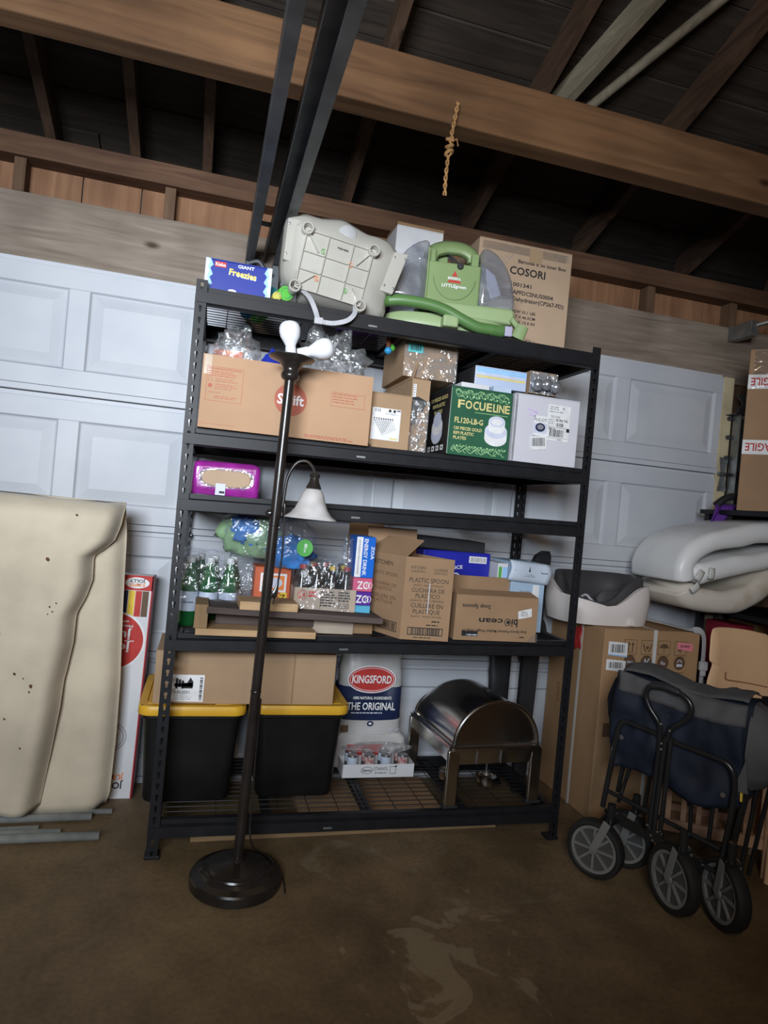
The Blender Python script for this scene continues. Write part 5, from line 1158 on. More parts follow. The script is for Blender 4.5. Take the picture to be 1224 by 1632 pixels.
# cord of the side lamp with plug, and the floor cord
cp = spl([(0.021,-0.004,1.205),(0.024,-0.022,1.24),(0.030,-0.022,1.17),(0.034,-0.022,1.07),(0.030,-0.022,0.98)], 8)
MB().tube(cp, 0.0032, 8).build('cord', M_brz, T, smooth=True)
pl = MB().loft([[(0.030+x*k+dx_, -0.022+y*k, z_) for x, y in rnd(0.018, 0.012, 0.004, 2)] for z_, k, dx_ in ((0.985,0.45,0.0),(0.965,0.7,-0.003),(0.955,1.1,-0.006),(0.938,1.2,-0.010),(0.934,0.8,-0.011))]).build('plug', M_brz, T, smooth=True)
for dx_ in (-0.004, 0.006): MB().bar((0.019+dx_,-0.022,0.936), (0.012+dx_*1.6,-0.022,0.914), 0.004, 0.002, (0,1,0)).build('plug_prong', M_brz, pl)
cp = spl([(0.019,0.004,0.60),(0.022,0.004,0.42),(0.026,0.006,0.30),(0.030,0.01,0.17),(0.050,0.03,0.10),(0.105,0.05,0.055),(0.145,0.03,0.02),(0.155,-0.02,0.006),(0.152,-0.08,0.005)], 6)
MB().tube(cp, 0.003, 6).build('floor_cord', M_brz, T, smooth=True)
# ------------------------------------------------------------------ folded carpet pad against the door
M_pad = mat('beige_felt', (0.62,0.535,0.405), 0.95, var=0.10, scale=5, bump=0.25, bscale=220, spec=0.1, sheen=0.2)
T = thing('carpet_pad', 'folded beige felt carpet pad draped upright against the garage door', 'carpet', (-0.7, 0.32, 0))
def interp(tab, z):
    for (z0, x0), (z1, x1) in zip(tab, tab[1:]):
        if z1 <= z <= z0 or z0 <= z <= z1:
            k = (z-z0)/(z1-z0); k = k*k*(3-2*k) if False else k
            return x0 + (x1-x0)*k
    return tab[-1][1] if abs(z-tab[-1][0]) < abs(z-tab[0][0]) else tab[0][1]
EDGE = [(1.20,-0.205),(1.170,-0.200),(1.10,-0.208),(1.042,-0.226),(1.00,-0.270),(0.985,-0.292),(0.895,-0.288),(0.83,-0.305),(0.769,-0.332),(0.663,-0.334),(0.56,-0.348),(0.521,-0.355),(0.424,-0.359),(0.256,-0.378),(0.05,-0.405)]
def frontl(u, v):
    z = 0.05 + 1.15*v; xe = interp(EDGE, min(1.2, max(0.05, z)))
    x = -1.45 + (xe + 1.45)*(1-(1-u)**1.6)
    d = xe - x                                        # distance from the free edge
    y = 0.255 - 0.02*math.sin(PI*min(1, v*1.1)) + 0.075*math.exp(-(d/0.022)**2) - 0.018*math.exp(-((d-0.06)/0.05)**2)
    y += 0.016*noise.noise(Vector((x*4, z*2.6, 0.3))) + 0.007*noise.noise(Vector((x*11, z*6, 1.3)))
    if v > 0.93: y += 0.09*((v-0.93)/0.07)**2
    zt = z - (0.02*((v-0.9)/0.1)**2 if v > 0.9 else 0) + (0.03*(-0.2-x)*0.6 if v > 0.98 else 0)
    return (x+0.7, y-0.32, zt + 0.008*noise.noise(Vector((x*4,0,7)))*(v < 0.05))
MB().grid(frontl, 46, 60).build('front_layer', M_pad, T, smooth=True, ang=180, solid=0.012)
BE = [(1.19,-0.205),(1.06,-0.190),(0.78,-0.180),(0.50,-0.166),(0.28,-0.164),(0.05,-0.170),(0.0,-0.185)]
def backl(u, v):
    z = 0.012 + 1.175*v; xe = interp(BE, min(1.19, max(0.0, z))); x = -1.45 + (xe+1.45)*(1-(1-u)**1.6); d = xe-x
    y = 0.345 + 0.05*math.exp(-(d/0.03)**2) - 0.014*math.sin(PI*v) + 0.008*noise.noise(Vector((x*4, z*2, 4.3)))
    return (x+0.7, y-0.32, z + 0.012*math.exp(-(d/0.05)**2)*(v < 0.04) + (0.01*(-0.2-x) if v > 0.97 else 0))
MB().grid(backl, 40, 40).build('back_layer', M_pad, T, smooth=True, ang=180, solid=0.012)
MB().grid(lambda u, v: (-0.75+0.545*u+0.70-0.7+0.70*0+ -0.0, -0.02+0.10*v, 1.185+0.018*math.sin(PI*v)+0.02*(1-u)), 16, 8).build('top_fold', M_pad, T, smooth=True, ang=180, solid=0.010)
MB().grid(lambda u, v: (-0.75+0.32*u, -0.085+0.02*v+0.004*math.sin(u*9), 0.010+0.055*v), 12, 4).build('lower_flap', M_pad, T, smooth=True, ang=180, solid=0.010)
for (x, z, r) in ((-0.43,0.965,0.007),(-0.405,0.80,0.004),(-0.395,0.785,0.003),(-0.385,0.815,0.003),(-0.41,0.775,0.0025),(-0.50,0.56,0.005),(-0.44,0.52,0.007),(-0.445,0.50,0.004),(-0.47,0.545,0.003),(-0.52,0.40,0.004),(-0.56,0.70,0.004),(-0.35,1.13,0.004),(-0.60,1.10,0.003),(-0.46,0.30,0.004)):
    v_ = (z-0.05)/1.15; xe_ = interp(EDGE, z); u_ = 1-(1-(x+1.45)/(xe_+1.45))**(1/1.6); y_ = frontl(u_, v_)[1]
    MB().lathe([(0.001,-0.002),(r,-0.001),(r*0.8,0.0008),(0.001,0.001)], 7, (x+0.7, y_-0.0062, z), (0,-1,0), sx=1.0, sy=1.4).build('stain', mat('felt_stain', (0.12,0.06,0.035), 0.95), T)

# steel conduits on the floor
M_cond = mat('grey_conduit', (0.36,0.38,0.36), 0.5, metal=0.3, var=0.15, scale=15)
for (lab, x1, y, r, x0, rz) in (('longest grey conduit, nearest of the pipes on the floor by the carpet pad', -0.167, 0.150, 0.014, -1.6, 0.0), ('middle grey conduit beside the longest one on the floor', -0.300, 0.190, 0.012, -1.6, 0.004), ('short grey conduit next to the carpet pad edge', -0.378, 0.222, 0.011, -1.6, 0.0),
                                ('grey conduit poking out from under the carpet pad', -0.215, 0.300, 0.013, -1.6, 0.01), ('thin grey conduit end farthest back under the carpet pad', -0.150, 0.345, 0.009, -1.6, 0.0)):
    T = thing('conduit', lab, 'pipe', (x1, y, r), (0, 0, rz), 'grey conduits on the floor')
    MB().tube([(0,0,0), (x0-x1,0,0)], r, 16, caps=False).build('pipe', M_cond, T, smooth=True, solid=0.002)

# flat toy carton standing on end, print upside down
M_crim = mat('crimson_card', (0.10,0.006,0.015), 0.45)
T = thing('jumper_carton', 'tall white and red baby jumper carton standing upside down beside the carpet pad', 'carton', (-0.225, 0.505, 0.0), (0, 0.016, 0))
MB().bx(-0.135, 0.128, -0.035, 0.035, 0.0, 0.90).build('body', M_cwhite, T, bevel=0.003)
MB().bx(0.128, 0.134, -0.035, 0.035, 0.0, 0.90).build('side_panel', M_crim, T)
p = Print(T, (0.128, -0.035, 0.90), (-1,0,0), (0,0,-1))       # upside-down print
p.rect('red', 0.0, 0.0, 0.26, 0.060); p.disc('white', 0.060, 0.030, 0.046, 0.022, 24, lift=1); p.text('orange', 'JUMPER', 0.060, 0.032, 0.013, 0.064, 'c', lift=2); p.text('black', 'JOLLY', 0.060, 0.016, 0.013, 0.060, 'c', lift=2); p.text('white', 'Exerciser', 0.115, 0.03, 0.008, 0.05, lift=1)
for i, c_ in enumerate(('brown','red','yellow','navy','grey','red','yellow','navy','grey')): p.rect(c_, 0.012+0.026*i, 0.062, 0.036+0.026*i, 0.165)
p.disc('white', 0.125, 0.265, 0.118, n=40, lift=2); p.disc('red', 0.125, 0.265, 0.110, n=40, lift=3)
p.text('white', 'jump', 0.062, 0.225, 0.036, 0.13, lift=4); p.text('white', 'jolly', 0.062, 0.275, 0.036, 0.11, lift=4); p.lines('white', 0.05, 0.262, 0.05, 1, 0.01, 0.003, lift=4); p.text('white', 'More time', 0.06, 0.20, 0.010, 0.08, lift=4); p.text('white', 'with me', 0.075, 0.182, 0.010, 0.06, lift=4)
p.disc('silver', 0.18, 0.50, 0.05, 0.13, 24); p.disc('grey', 0.11, 0.65, 0.035, 0.035, 24); p.ring('grey', 0.11, 0.65, 0.06, 0.003, 0.05, 24, a0=1.6, a1=4.2); p.ring('grey', 0.11, 0.65, 0.07, 0.003, 0.06, 24, a0=1.6, a1=4.2)
p.text('orange', 'JUMPER', 0.035, 0.80, 0.022, 0.11, lift=1); p.text('black', 'JOLLY', 0.035, 0.832, 0.026, 0.10, lift=1)
p.rect('red', 0.0, 0.0, 0.004, 0.90)
p.done()

# ------------------------------------------------------------------ big strapped carton on the floor
M_big = mat('big_cardboard', (0.40,0.245,0.13), 0.8, var=0.08, scale=3, bump=0.05, bscale=200, spec=0.2)
T = carton('strapped_carton', 'tall brown floor carton with handling symbols and white straps', 'carton', 1.785, 2.272, 0.14, 0.44, 0.0, 0.828, M_big, tape=False)
X0, Y0 = 1.785, 0.14
p = front(T)
for i in range(4):
    x = 0.132 + 0.0855*i; p.frame('brown', x-0.032, 0.722, x+0.032, 0.785, 0.0022); p.rect('brown', x-0.026, 0.715, x+0.026, 0.717)
    p.disc('brown', x, 0.688, 0.030, n=24); p.rect('brown', x-0.026, 0.644, x+0.026, 0.647)
for dx in (-0.010, 0.010): p.rect('brown', 0.132+dx-0.0028, 0.735, 0.132+dx+0.0028, 0.765); p.poly('brown', [(0.132+dx-0.008,0.762),(0.132+dx+0.008,0.762),(0.132+dx,0.776)])
p.rect('brown', 0.114, 0.730, 0.150, 0.733)
p.disc('brown', 0.2175, 0.752, 0.008, 0.008, 12); p.stroke('brown', [(0.197,0.768),(0.203,0.745),(0.212,0.733)], 0.006); p.stroke('brown', [(0.238,0.768),(0.232,0.745),(0.223,0.733)], 0.006)
p.poly('brown', [(0.303+0.024*math.cos(a), 0.752+0.020*math.sin(a)) for a in [PI*i/10 for i in range(11)]]); p.rect('brown', 0.3015, 0.730, 0.3045, 0.755); p.poly('brown', [(0.377,0.74),(0.397,0.745),(0.392,0.772),(0.380,0.768)]); p.rect('brown', 0.387, 0.732, 0.39, 0.745)
p.text('silver', '-50+', 0.132, 0.683, 0.009, 0.036, 'c', lift=1); p.rect('silver', 0.207, 0.675, 0.213, 0.703, lift=1); p.stroke('silver', [(0.205,0.67),(0.232,0.705)], 0.005, 1); p.text('silver', 'Ka', 0.303, 0.680, 0.014, 0.022, 'c', lift=1); p.rect('silver', 0.374, 0.672, 0.404, 0.684, lift=1); p.ring('silver', 0.3885, 0.69, 0.013, 0.004, a0=0, a1=PI, lift=1)
for (x, y, w, h, c_) in ((0.022,0.712,0.095,0.062,'white'), (0.018,0.645,0.095,0.052,'white'), (0.372,0.745,0.080,0.036,'pink')):
    p.poly(c_, [(x,y+0.006),(x+w,y-0.003),(x+w,y+h-0.006),(x,y+h)], lift=2); p.barcode('black', x+0.012, y+0.014, w-0.026, h-0.026, 14, lift=3)
p.poly('sky', [(0.022,0.716),(0.117,0.707),(0.117,0.713),(0.022,0.722)], lift=3)
p.done()
p = leftface(T); p.lines('brown', 0.10, 0.50, 0.03, 8, 0.012, 0.004); p.done()
p = front(T); p.rect('brown', 0.03, 0.36, 0.07, 0.42); p.done()
M_white = mat('white_strapping', (0.62,0.61,0.58), 0.45)
MB().ribbon([(-0.2445,-0.05,0.0),(-0.2452,-0.05,0.40),(-0.2445,-0.05,0.829),(-0.10,-0.05,0.8305)], [(-1,0,0),(-1,0,0),(-0.7,0,0.7),(0,0,1)], 0.016, 0.0012).build('strap', M_white, T)
MB().ribbon([(0.012,-0.2212,0.0),(0.012,-0.2212,0.40),(0.010,-0.2212,0.8295),(0.010,0.0,0.8305)], [(0,-1,0),(0,-1,0),(0,-0.7,0.7),(0,0,1)], 0.018, 0.0012).build('strap', M_white, T)
tag(MB().grid(lambda u, v: (-0.002+0.004*math.sin(v*9), -0.03+0.06*u, -0.10*v+0.008*math.sin(u*6)), 6, 8).build('red_tag', INK['red'], None, smooth=True, solid=0.001, loc=(1.775, 0.33, 0.80)), 'red paper tag hanging by the corner of the strapped carton', 'tag')
# second booster seat on the carton
M_off = mat('off_white_plastic', (0.76,0.69,0.65), 0.38, var=0.04, scale=5)
M_dseat = mat('dark_grey_foam', (0.055,0.050,0.052), 0.6, var=0.08, scale=6)
T = thing('toddler_booster', 'white plastic booster seat with a dark grey foam insert on the strapped carton', 'booster seat', (1.865, 0.345, 0.831), (0, 0, 0.0))
def prof2(x):   # height of the shell rim along x (low in front at the middle left, high at the right)
    t = max(0.0, min(1.0, (x+0.235)/0.47)); k = max(0.0, min(1.0, (t-0.42)/0.45))
    return 0.125 - 0.042*min(1, t/0.42) + 0.095*k*k*(3-2*k)
ring = sup(0.232, 0.165, 2.8, 56)
rings = []
for k in range(7):
    f = k/6; R1 = []
    for x, y in ring:
        s = 0.94+0.06*math.sin(PI*min(1, f*0.9)); top = prof2(x) if y < 0.02 else 0.175
        top = prof2(x)*(1-max(0, min(1, (y+0.05)/0.12))) + 0.175*max(0, min(1, (y+0.05)/0.12))
        R1.append((x*s, y*s, f*top))
    rings.append(R1)
ri = [(x*0.90, y*0.88, z-0.004) for x, y, z in rings[-1]]
rings.append(ri)
MB().loft(rings, True, False).build('shell', M_off, T, smooth=True, ang=70)
r2 = [(x*0.99, y*0.985, z+0.002) for x, y, z in ri]; 
def shr(s, dz, zk=1.0, dx=0.0): return [(x*s+dx, y*s, max(0.035, z*zk+dz)) for x, y, z in ri]
def lip(s, k): return [(x*s, y*s, z + k*(0.045 if y > 0 else 0.042*max(0.0, min(1.0, (x+0.10)/0.14))*(1-max(0, (x-0.15)/0.12)) + 0.004)) for x, y, z in ri]
MB().loft([r2, lip(0.985, 0.9), lip(0.94, 1.0), lip(0.86, 0.9), shr(0.80, 0.0, 0.9), shr(0.66, 0.0, 0.5), shr(0.4, 0.0, 0.40), shr(0.05, 0, 0.4)], False, True).build('foam_insert', M_dseat, T, smooth=True, ang=70)
MB().lathe([(0.001,0.05),(0.05,0.05),(0.05,0.12),(0.035,0.145),(0.001,0.15)], 20, (0.02,-0.085,0.0), sx=1.6, sy=0.5).build('pommel', M_dseat, T, smooth=True)
MB().bx(0.06, 0.092, -0.168, -0.150, 0.005, 0.035).build('clip', M_off, T, bevel=0.004)
MB().tube(spl([(-0.12,-0.03,0.09),(-0.10,-0.06,0.12),(-0.08,-0.08,0.10),(-0.06,-0.09,0.085)], 4), 0.006, 6).build('harness_tab', M_strap, T, smooth=True)
st = spl([(0.20,-0.06,0.03),(0.27,-0.10,0.020),(0.34,-0.205,0.010),(0.40,-0.215,0.004),(0.418,-0.22,-0.05),(0.415,-0.225,-0.20),(0.41,-0.235,-0.28)], 5)
MB().ribbon(st, [(0,-0.3,1)]*12+[(0.3,-1,0.2)]*(len(st)-12), 0.028, 0.002).build('strap', M_strap, T, smooth=True)
MB().bx(0.392, 0.428, -0.245, -0.225, -0.165, -0.125).bx(0.398, 0.422, -0.243, -0.228, -0.19, -0.165).build('buckle', M_strap, T, bevel=0.004)

# ------------------------------------------------------------------ black rack at the side wall with its load
T = thing('side_rack', 'black steel rack along the side wall', 'rack', (2.55, 0.02, 0.0))
for (x, y) in ((0.0,0.03),(0.0,0.48),(0.50,0.03),(0.50,0.48)): MB().bx(x, x+0.03, y-0.03, y, 0.0, 1.395).build('post', M_blk, T)
for z in (0.10, 0.56, 0.895, 1.375):
    MB().bx(-0.03, 0.53, 0.0, 0.48, z, z+0.022).build('shelf', M_blk, T); MB().bx(-0.03, 0.53, -0.005, 0.0, z-0.04, z+0.022).build('shelf_beam', M_blk, T)
T = carton('fragile_carton', 'tall brown carton with red and white fragile tape on top of the side rack', 'carton', 2.56, 2.90, 0.12, 0.24, 1.398, 2.165, M_cards, rz=-0.75, tape=False)
p = Print(T, (T['w']/2, -T['d']/2, T['h']), (-1,0,0), (0,0,-1))      # tape stuck on upside down
for y in (0.12, 0.43): p.rect('white', 0.0, y, 0.34, y+0.068); p.text('red', 'FRAGILE', 0.178, y+0.016, 0.036, 0.15, lift=1); p.text('red', 'FRAGILE', 0.008, y+0.016, 0.036, 0.15, lift=1)
p.done()
p = leftface(T)
for y in (0.579, 0.269): p.rect('white', 0.18, y, 0.24, y+0.068)
p.done()
MB().bx(-0.1508,0.15,-0.1208,-0.12,0.58,0.765).build('clear_tape', M_ctape, T)
T = thing('purple_cloth', 'purple cloth draped over the edge of the side rack', 'cloth', (2.535, 0.40, 1.398))
MB().grid(lambda u, v: (-0.02-0.10*v+0.16*u*(1-0.65*v), -0.035*min(1,v*3)-0.01*math.sin(u*9+v*3), 0.03*(1-v)**2+0.004-0.19*max(0, v-0.25)/0.75*(1-0.2*u)), 14, 12).build('fold', M_purple, T, smooth=True, ang=180, solid=0.002)
MB().tube(spl([(-0.03,-0.02,0.02),(0.02,-0.03,0.06),(0.10,-0.03,0.07),(0.16,0.0,0.04)], 5), 0.018, 8).build('dark_roll', M_rub, T, smooth=True)
# folded crib pad on the rack
M_padw = mat('white_quilted_vinyl', (0.82,0.82,0.81), 0.35, var=0.06, scale=4, bump=0.15, bscale=12)
M_padc = mat('cream_vinyl_stained', (0.70,0.64,0.55), 0.38, var=0.1, scale=5, bump=0.12, bscale=14, col2=(0.46,0.36,0.23), lo=0.55, hi=0.75)
T = thing('folded_mattress', 'folded white vinyl pad with stained edges hanging off the side rack', 'mattress', (2.40, 0.30, 0.92))
def slab(path, th, y0, y1, seed):
    """thick padded sheet bent along an xz path, rounded edges"""
    P_ = spl([(a, 0, b_) for a, b_ in path], 6); R_ = []; k_ = len(P_)
    for i, q in enumerate(P_):
        d = (P_[min(i+1,k_-1)]-P_[max(i-1,0)]).normalized(); n_ = Vector((-d.z,0,d.x)); ring = []
        e = 0.75 if i in (0, k_-1) else 1.0
        for a, b_ in rnd(y1-y0, th*e, th*0.42*e, 4):
            w_ = q + n_*b_; f_ = 0.010*noise.noise(Vector((w_.x*9, a*9, w_.z*9+seed)))
            ring.append((w_.x, (y0+y1)/2+a, w_.z + f_))
        R_.append(ring)
    return MB().loft(R_)
slab([(-0.25,0.13),(-0.255,0.20),(-0.215,0.265),(-0.13,0.315),(0.0,0.35),(0.20,0.385),(0.55,0.415)], 0.095, -0.20, 0.16, 1).build('upper_layer', M_padw, T, smooth=True, ang=180)
slab([(-0.235,0.10),(-0.20,0.065),(-0.10,0.050),(0.03,0.055),(0.12,0.085),(0.25,0.17),(0.55,0.24)], 0.105, -0.19, 0.15, 2).build('lower_layer', M_padc, T, smooth=True, ang=180)
slab([(-0.19,0.165),(-0.08,0.20),(0.08,0.235),(0.3,0.28),(0.55,0.31)], 0.085, -0.205, 0.14, 3).build('middle_layer', M_padw, T, smooth=True, ang=180)
for (x, z, a) in ((-0.205,0.19,0.5),(-0.155,0.205,0.1),(-0.215,0.13,0.9)):
    MB().grid(lambda u, v: (0.03*(u-0.5), -0.004*math.sin(v*3), -0.05*v), 3, 5).build('care_label', M_white, T, smooth=True, solid=0.001, loc=(x,-0.225,z), rot=(0,a,0))
for (lab, x0, x1, z1, c_, y0) in (('red shoebox with a barcode sticker on the side rack', 2.60, 2.72, 0.845, (0.25,0.015,0.03), 0.30), ('brown carton beside the red shoebox on the side rack', 2.73, 2.99, 0.86, (0.28,0.16,0.08), 0.29)):
    T = carton('shoe_carton', lab, 'carton', x0, x1, y0, 0.18, 0.584, z1, mat('sc%d' % int(x0*100), c_, 0.5), tape=False)
    if x0 < 2.6:
        p = front(T); p.rect('white', 0.005, 0.17, 0.05, 0.245); p.barcode('black', 0.012, 0.19, 0.03, 0.03, 8, lift=1); p.done()
T = carton('crimson_carton', 'dark crimson carton on the lowest shelf of the side rack', 'carton', 2.60, 2.88, 0.25, 0.20, 0.124, 0.50, M_crim, tape=False)

# ------------------------------------------------------------------ tan moulded chair and slatted wooden crib behind the wagon
M_tan = mat('tan_chair_plastic', (0.84,0.54,0.31), 0.5, var=0.04, scale=4)
T = thing('moulded_chair', 'tan moulded plastic chair standing behind the folded wagon', 'chair', (2.42, 0.02, 0.0))
OUTC = [(-0.180,0.845),(-0.155,0.868),(-0.045,0.868),(0.08,0.856),(0.16,0.83),(0.195,0.72),(0.19,0.62),(0.20,0.50),(-0.235,0.46),(-0.212,0.60),(-0.200,0.655),(-0.172,0.712),(-0.190,0.732),(-0.187,0.79)]
OUTC = [(q.x, q.y) for q in spl([(a,b_,0) for a,b_ in OUTC], 4, True)]
def bend(x, z): return 0.10*(x/0.22)**2*-0.35 + 0.10*(z-0.46)
mb = MB(); c0 = (0.0, 0.66)
rr_ = [[(c0[0]+(x-c0[0])*s, bend(c0[0]+(x-c0[0])*s, c0[1]+(z-c0[1])*s)+dy, c0[1]+(z-c0[1])*s) for x, z in OUTC] for s, dy in ((0.02,0),(0.35,0),(0.7,0),(0.97,0.0),(1.0,0.006),(0.97,0.012),(0.7,0.012),(0.35,0.012),(0.02,0.012))]
mb.loft(rr_); mb.build('backrest', M_tan, T, smooth=True, ang=60)
MB().tube(spl([(-0.105,-0.001,0.685),(-0.104,-0.003,0.655),(-0.06,0.006,0.645),(0.0,0.010,0.638),(0.06,0.010,0.63),(0.12,-0.002,0.622)], 5), 0.0022, 5).build('hand_slot', mat('tan_shadow_line', (0.28,0.15,0.07), 0.7), T)
mb = MB(); mb.loft([[(x*k, y*k-0.20, z) for x, y in sup(0.215, 0.21, 4, 32)] for z, k in ((0.425,0.9),(0.43,0.98),(0.445,1.0),(0.455,0.98),(0.45,0.8),(0.445,0.1))]); mb.build('seat', M_tan, T, smooth=True)
for sx in (-1, 1):
    for sy in (-1, 1): MB().cyl((sx*0.17,-0.20+sy*0.17,0.43), (sx*0.21,-0.20+sy*0.20,0.0), 0.016, n=10).build('leg', M_tan, T, smooth=True)
M_crib = wood('pinkish_crib_wood', (0.42,0.25,0.155), (0.55,0.35,0.225), 0, 4, knots=False)
T = thing('doll_crib', 'slatted light wooden doll crib behind the folded wagon', 'crib', (2.12, -0.16, 0.0), (0, 0, -0.55))
for z in (0.10, 0.37): MB().bx(-0.19, 0.20, -0.10, -0.075, z, z+0.045).build('rail', M_crib, T, bevel=0.004)
for i in range(7): MB().bx(-0.17+0.055*i, -0.15+0.055*i, -0.094, -0.082, 0.145, 0.37).build('slat', M_crib, T, bevel=0.002)
for x in (-0.20, 0.19):
    for y in (-0.10, 0.09): MB().cyl((x,y,0.0), (x,y,0.45), 0.016, n=10).build('post', M_crib, T, smooth=True)
for z in (0.10, 0.37): MB().bx(-0.19, 0.20, 0.085, 0.105, z, z+0.04).build('rail', M_crib, T, bevel=0.004)
MB().bx(-0.19, 0.19, -0.075, 0.085, 0.10, 0.115).build('bottom_board', M_crib, T)

# ------------------------------------------------------------------ folded wagon
M_nvy = mat('navy_canvas', (0.008,0.012,0.026), 0.75, var=0.25, scale=7, bump=0.35, bscale=10)
M_gcv = mat('grey_canvas', (0.085,0.083,0.085), 0.8, var=0.15, scale=8, bump=0.3, bscale=12)
M_wtube = mat('black_steel_tube', (0.03,0.03,0.03), 0.25, metal=0.4, var=0.2, spec=0.6)
M_tyre = mat('black_rubber_tyre', (0.014,0.013,0.012), 0.7, var=0.2, scale=20)
M_hub = mat('grey_wheel_plastic', (0.20,0.195,0.185), 0.45, var=0.1)
T = thing('folding_wagon', 'folded navy canvas utility wagon with black frame and four wheels', 'wagon', (1.62, -0.27, 0.0), (0, 0, math.radians(-58)))
# fabric: front curtain, folded bulk and grey bands (local: x along the face, y away from the viewer, z up)
def cur(u, v):
    x = -0.055 + 0.435*u; zt = 0.735 - 0.012*math.sin(u*PI) - 0.02*u; zb = 0.375 + 0.02*math.sin(u*7) - 0.01*u
    z = zb + (zt-zb)*v
    y = 0.035 + 0.030*noise.noise(Vector((x*8, z*7, 2))) + 0.020*noise.noise(Vector((x*19, z*13, 5))) + 0.010*abs(noise.noise(Vector((x*30+z*20, z*10, 9)))) - 0.016*math.sin(PI*v)
    return (x - 0.02*(1-abs(2*v-1))*(u < 0.06), y, z)
MB().grid(cur, 34, 24).build('front_canvas', M_nvy, T, smooth=True, ang=180, solid=0.004)
def band(u, v):
    x = -0.05 + 0.432*u; p0 = cur(u, 0.80 + 0.2*v); return (x, p0[1]-0.006, p0[2]+0.004)
MB().grid(band, 34, 5).build('grey_band', M_gcv, T, smooth=True, ang=180, solid=0.002)
def bulk(u, v):
    a = 2*PI*u; x = -0.065 + 0.455*v; w = 0.085 + 0.010*math.sin(v*6); h = 0.17
    f_ = 1 + 0.10*noise.noise(Vector((x*8, math.cos(a)*1.5, math.sin(a)*1.5)))
    return (x, 0.13 + w*math.copysign(abs(math.cos(a))**0.8, math.cos(a))*f_, 0.555 + h*math.copysign(abs(math.sin(a))**0.7, math.sin(a))*f_)
mb = MB(); mb.grid(bulk, 28, 20, cu=True); mb.build('folded_canvas', M_nvy, T, smooth=True, ang=180)
mb = MB(); mb.loft([[(-0.065-d_, 0.13+0.10*s_*math.cos(a), 0.60+0.13*s_*math.sin(a)) for a in [2*PI*i/10 for i in range(10)]] for d_, s_ in ((0.0,0.9),(0.03,0.7),(0.055,0.2))]); mb.build('canvas_corner', M_nvy, T, smooth=True)
mb = MB(); mb.loft([[(0.385+d_, 0.13+0.11*s_*math.cos(a), 0.57+0.16*s_*math.sin(a)) for a in [2*PI*i/10 for i in range(10)]] for d_, s_ in ((0.0,0.95),(0.05,0.8),(0.09,0.5),(0.10,0.1))]); mb.build('canvas_end', M_gcv, T, smooth=True)
def topc(u, v): return (-0.04+0.42*u, 0.04+0.16*v, 0.735+0.012*math.sin(u*8)+0.02*math.sin(PI*v) - 0.02*u + 0.008*noise.noise(Vector((u*9, v*5, 3))))
MB().grid(topc, 26, 8).build('grey_cover', M_gcv, T, smooth=True, ang=180, solid=0.004)
for (x, z) in ((-0.015, 0.50), (0.335, 0.415)): MB().lathe([(0.010,0.0),(0.008,-0.003),(0.001,-0.004)], 12, (x, 0.012, z), (0,1,0)).build('snap', M_tin, T, smooth=True)
MB().prism([(0.362,0.44),(0.405,0.44),(0.392,0.55)], 0.02, 0.028, 'y').build('grey_gusset', M_gcv, T)
MB().bx(0.372, 0.384, 0.05, 0.06, 0.40, 0.43).build('yellow_tag', INK['yellow'], T)
# frame tubes
ub = spl([(-0.055,0,0.235),(-0.040,0,0.38),(-0.024,0,0.52),(-0.004,0,0.562),(0.05,0,0.560),(0.12,0,0.552),(0.19,0,0.541),(0.30,0,0.532),(0.345,0,0.522),(0.368,0,0.485),(0.370,0,0.40),(0.358,0,0.27),(0.342,0,0.157)], 5)
MB().tube(ub, 0.0095, 10).build('frame_hoop', M_wtube, T, smooth=True)
MB().tube([(x-0.012, y+0.16, z+0.01) for x, y, z in ub], 0.0095, 8).build('frame_hoop', M_wtube, T, smooth=True)
for (a, b_) in (((-0.050,-0.002,0.300),(0.345,-0.002,0.245)), ((-0.045,0.0,0.225),(0.350,0.0,0.165)), ((-0.06,0.16,0.23),(0.33,0.16,0.17))):
    MB().tube([a, b_], 0.008, 8).build('cross_tube', M_wtube, T, smooth=True)
MB().bar((-0.01,-0.012,0.222), (0.135,-0.012,0.200), 0.022, 0.03).build('lower_bar', M_wtube, T, bevel=0.003)
MB().bar((0.15,-0.012,0.198), (0.30,-0.012,0.180), 0.022, 0.03).build('lower_bar', M_wtube, T, bevel=0.003)
for (a, b_) in (((-0.075,0.06,0.24),(-0.035,0.06,0.56)), ((-0.03,0.08,0.24),(0.01,0.08,0.42)), ((0.06,0.09,0.22),(0.075,0.09,0.40)), ((0.225,0.09,0.20),(0.215,0.09,0.40)), ((0.285,0.09,0.20),(0.29,0.09,0.38)),
                ((0.352,0.06,0.13),(0.392,0.06,0.45)), ((0.345,0.10,0.12),(0.40,0.10,0.50)), ((0.372,0.16,0.11),(0.415,0.16,0.56)), ((0.39,0.20,0.11),(0.44,0.20,0.50))):
    MB().tube([a, b_], 0.0075, 8).build('brace_tube', M_wtube, T, smooth=True)
for x in (0.122, 0.140, 0.158): MB().tube([(x,-0.016 if x != 0.140 else -0.022,0.205), (x+0.010,-0.016 if x != 0.140 else -0.022,0.560)], 0.0085, 8).build('handle_shaft', M_wtube, T, smooth=True)
hl = spl([(0.132,-0.022,0.545),(0.130,-0.022,0.585),(0.118,-0.024,0.610),(0.088,-0.026,0.648),(0.074,-0.026,0.688),(0.090,-0.026,0.722),(0.135,-0.026,0.728),(0.182,-0.026,0.720),(0.218,-0.026,0.698),(0.228,-0.026,0.664),(0.208,-0.026,0.628),(0.172,-0.024,0.595),(0.160,-0.022,0.57),(0.158,-0.022,0.545)], 5)
hd = MB().tube(hl, 0.0090, 10).build('pull_handle', M_wtube, T, smooth=True)
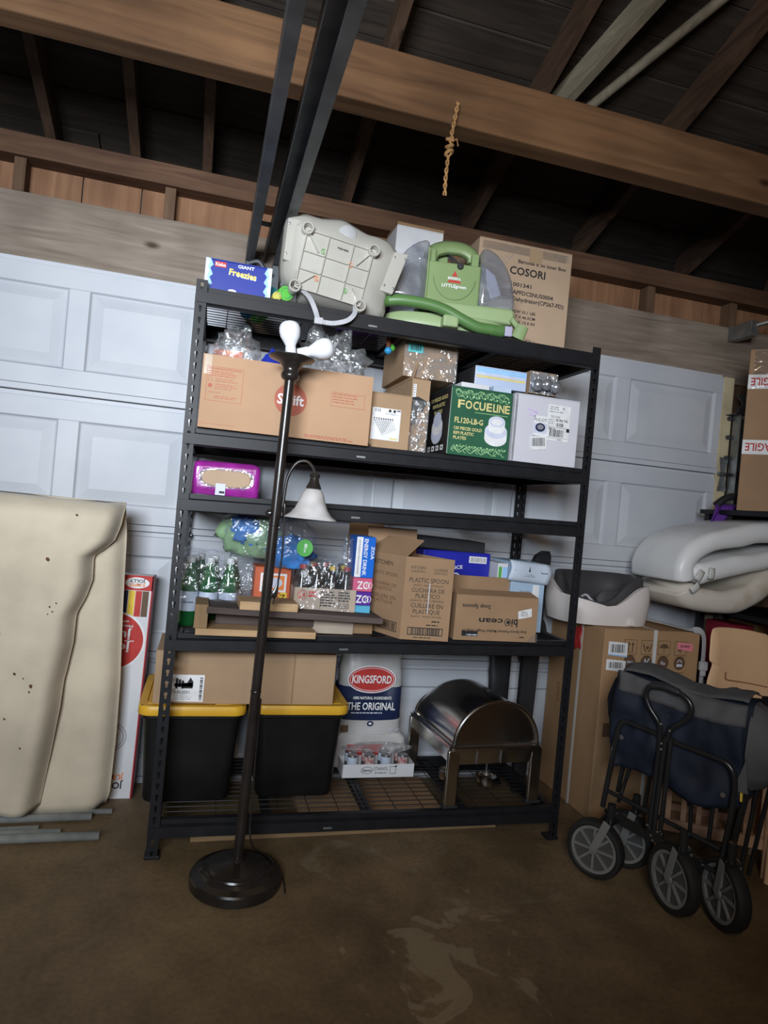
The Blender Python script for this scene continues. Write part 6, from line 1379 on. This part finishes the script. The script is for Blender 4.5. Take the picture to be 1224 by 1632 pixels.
MB().tube(spl([(0.090,-0.026,0.722),(0.135,-0.026,0.728),(0.182,-0.026,0.720)], 5), 0.0135, 10).build('grip', M_rub, hd, smooth=True)
for (x, z) in ((0.135,0.60),(0.165,0.585),(0.142,0.535),(0.142,0.515),(0.120,0.245),(0.155,0.235),(0.10,0.725),(0.18,0.722),(0.135,0.215),(0.142,0.200)):
    MB().lathe([(0.005,0.0),(0.004,-0.003),(0.001,-0.004)], 8, (x, -0.032, z), (0,1,0)).build('rivet', M_tin, T, smooth=True)
MB().bx(0.115, 0.172, -0.03, -0.008, 0.195, 0.235).build('handle_pivot', M_wtube, T, bevel=0.004)
def wheelparts(x, y, rz, r, fx):
    ca_, sa_ = math.cos(rz), math.sin(rz)
    def X_(mb): mb.M = Matrix.Translation((x, y, r)) @ Matrix.Rotation(rz, 4, 'Z'); return mb
    ty = X_(MB()).lathe([(r*0.80,-0.020),(r*0.86,-0.024),(r*0.96,-0.022),(r,-0.012),(r,0.012),(r*0.96,0.022),(r*0.86,0.024),(r*0.80,0.020),(r*0.78,0.0),(r*0.80,-0.020)], 40, axis=(0,1,0), caps=False).build('tyre', M_tyre, T, smooth=True)
    q = X_(MB()); q.lathe([(r*0.70,-0.018),(r*0.80,-0.019),(r*0.80,0.019),(r*0.70,0.018),(r*0.70,-0.018)], 36, axis=(0,1,0), caps=False); q.build('rim', M_hub, ty, smooth=True)
    X_(MB()).lathe([(0.001,-0.010),(r*0.71,-0.010),(r*0.71,0.010),(0.001,0.010)], 36, axis=(0,1,0)).build('disc', mat('dark_wheel_disc', (0.075,0.072,0.068), 0.5), ty, smooth=True)
    for k in range(8):
        a = 2*PI*k/8; X_(MB()).bar((r*0.15*math.cos(a),-0.013,r*0.15*math.sin(a)), (r*0.71*math.cos(a),-0.013,r*0.71*math.sin(a)), 0.008, 0.010, (0,1,0)).build('spoke', M_hub, ty)
    X_(MB()).lathe([(r*0.16,-0.02),(r*0.14,-0.026),(0.006,-0.027),(0.005,-0.031),(0.001,-0.032)], 16, axis=(0,1,0)).build('hub', M_hub, ty, smooth=True)
    fk = X_(MB()); fk.bar((0,-0.030,0), (fx,-0.030,0.115), 0.028, 0.003, (0,1,0)); fk.build('fork_arm', M_hub, T, bevel=0.002)
    fk = X_(MB()); fk.bar((0,0.030,0), (fx,0.030,0.115), 0.028, 0.003, (0,1,0)); fk.build('fork_arm', M_hub, T, bevel=0.002)
    fk = X_(MB()); fk.cyl((fx,0,0.105), (fx,0,0.175), 0.014, n=12); fk.bx(fx-0.016, fx+0.016, -0.031, 0.031, 0.106, 0.114); fk.build('caster_stem', M_wtube, T, smooth=True)
wheelparts(-0.045, -0.055, 0.05, 0.103, 0.045)
wheelparts(-0.005, 0.11, 0.05, 0.103, 0.03)
wheelparts(0.225, -0.045, -0.55, 0.110, 0.03)
wheelparts(0.368, 0.0, -0.70, 0.110, 0.02)
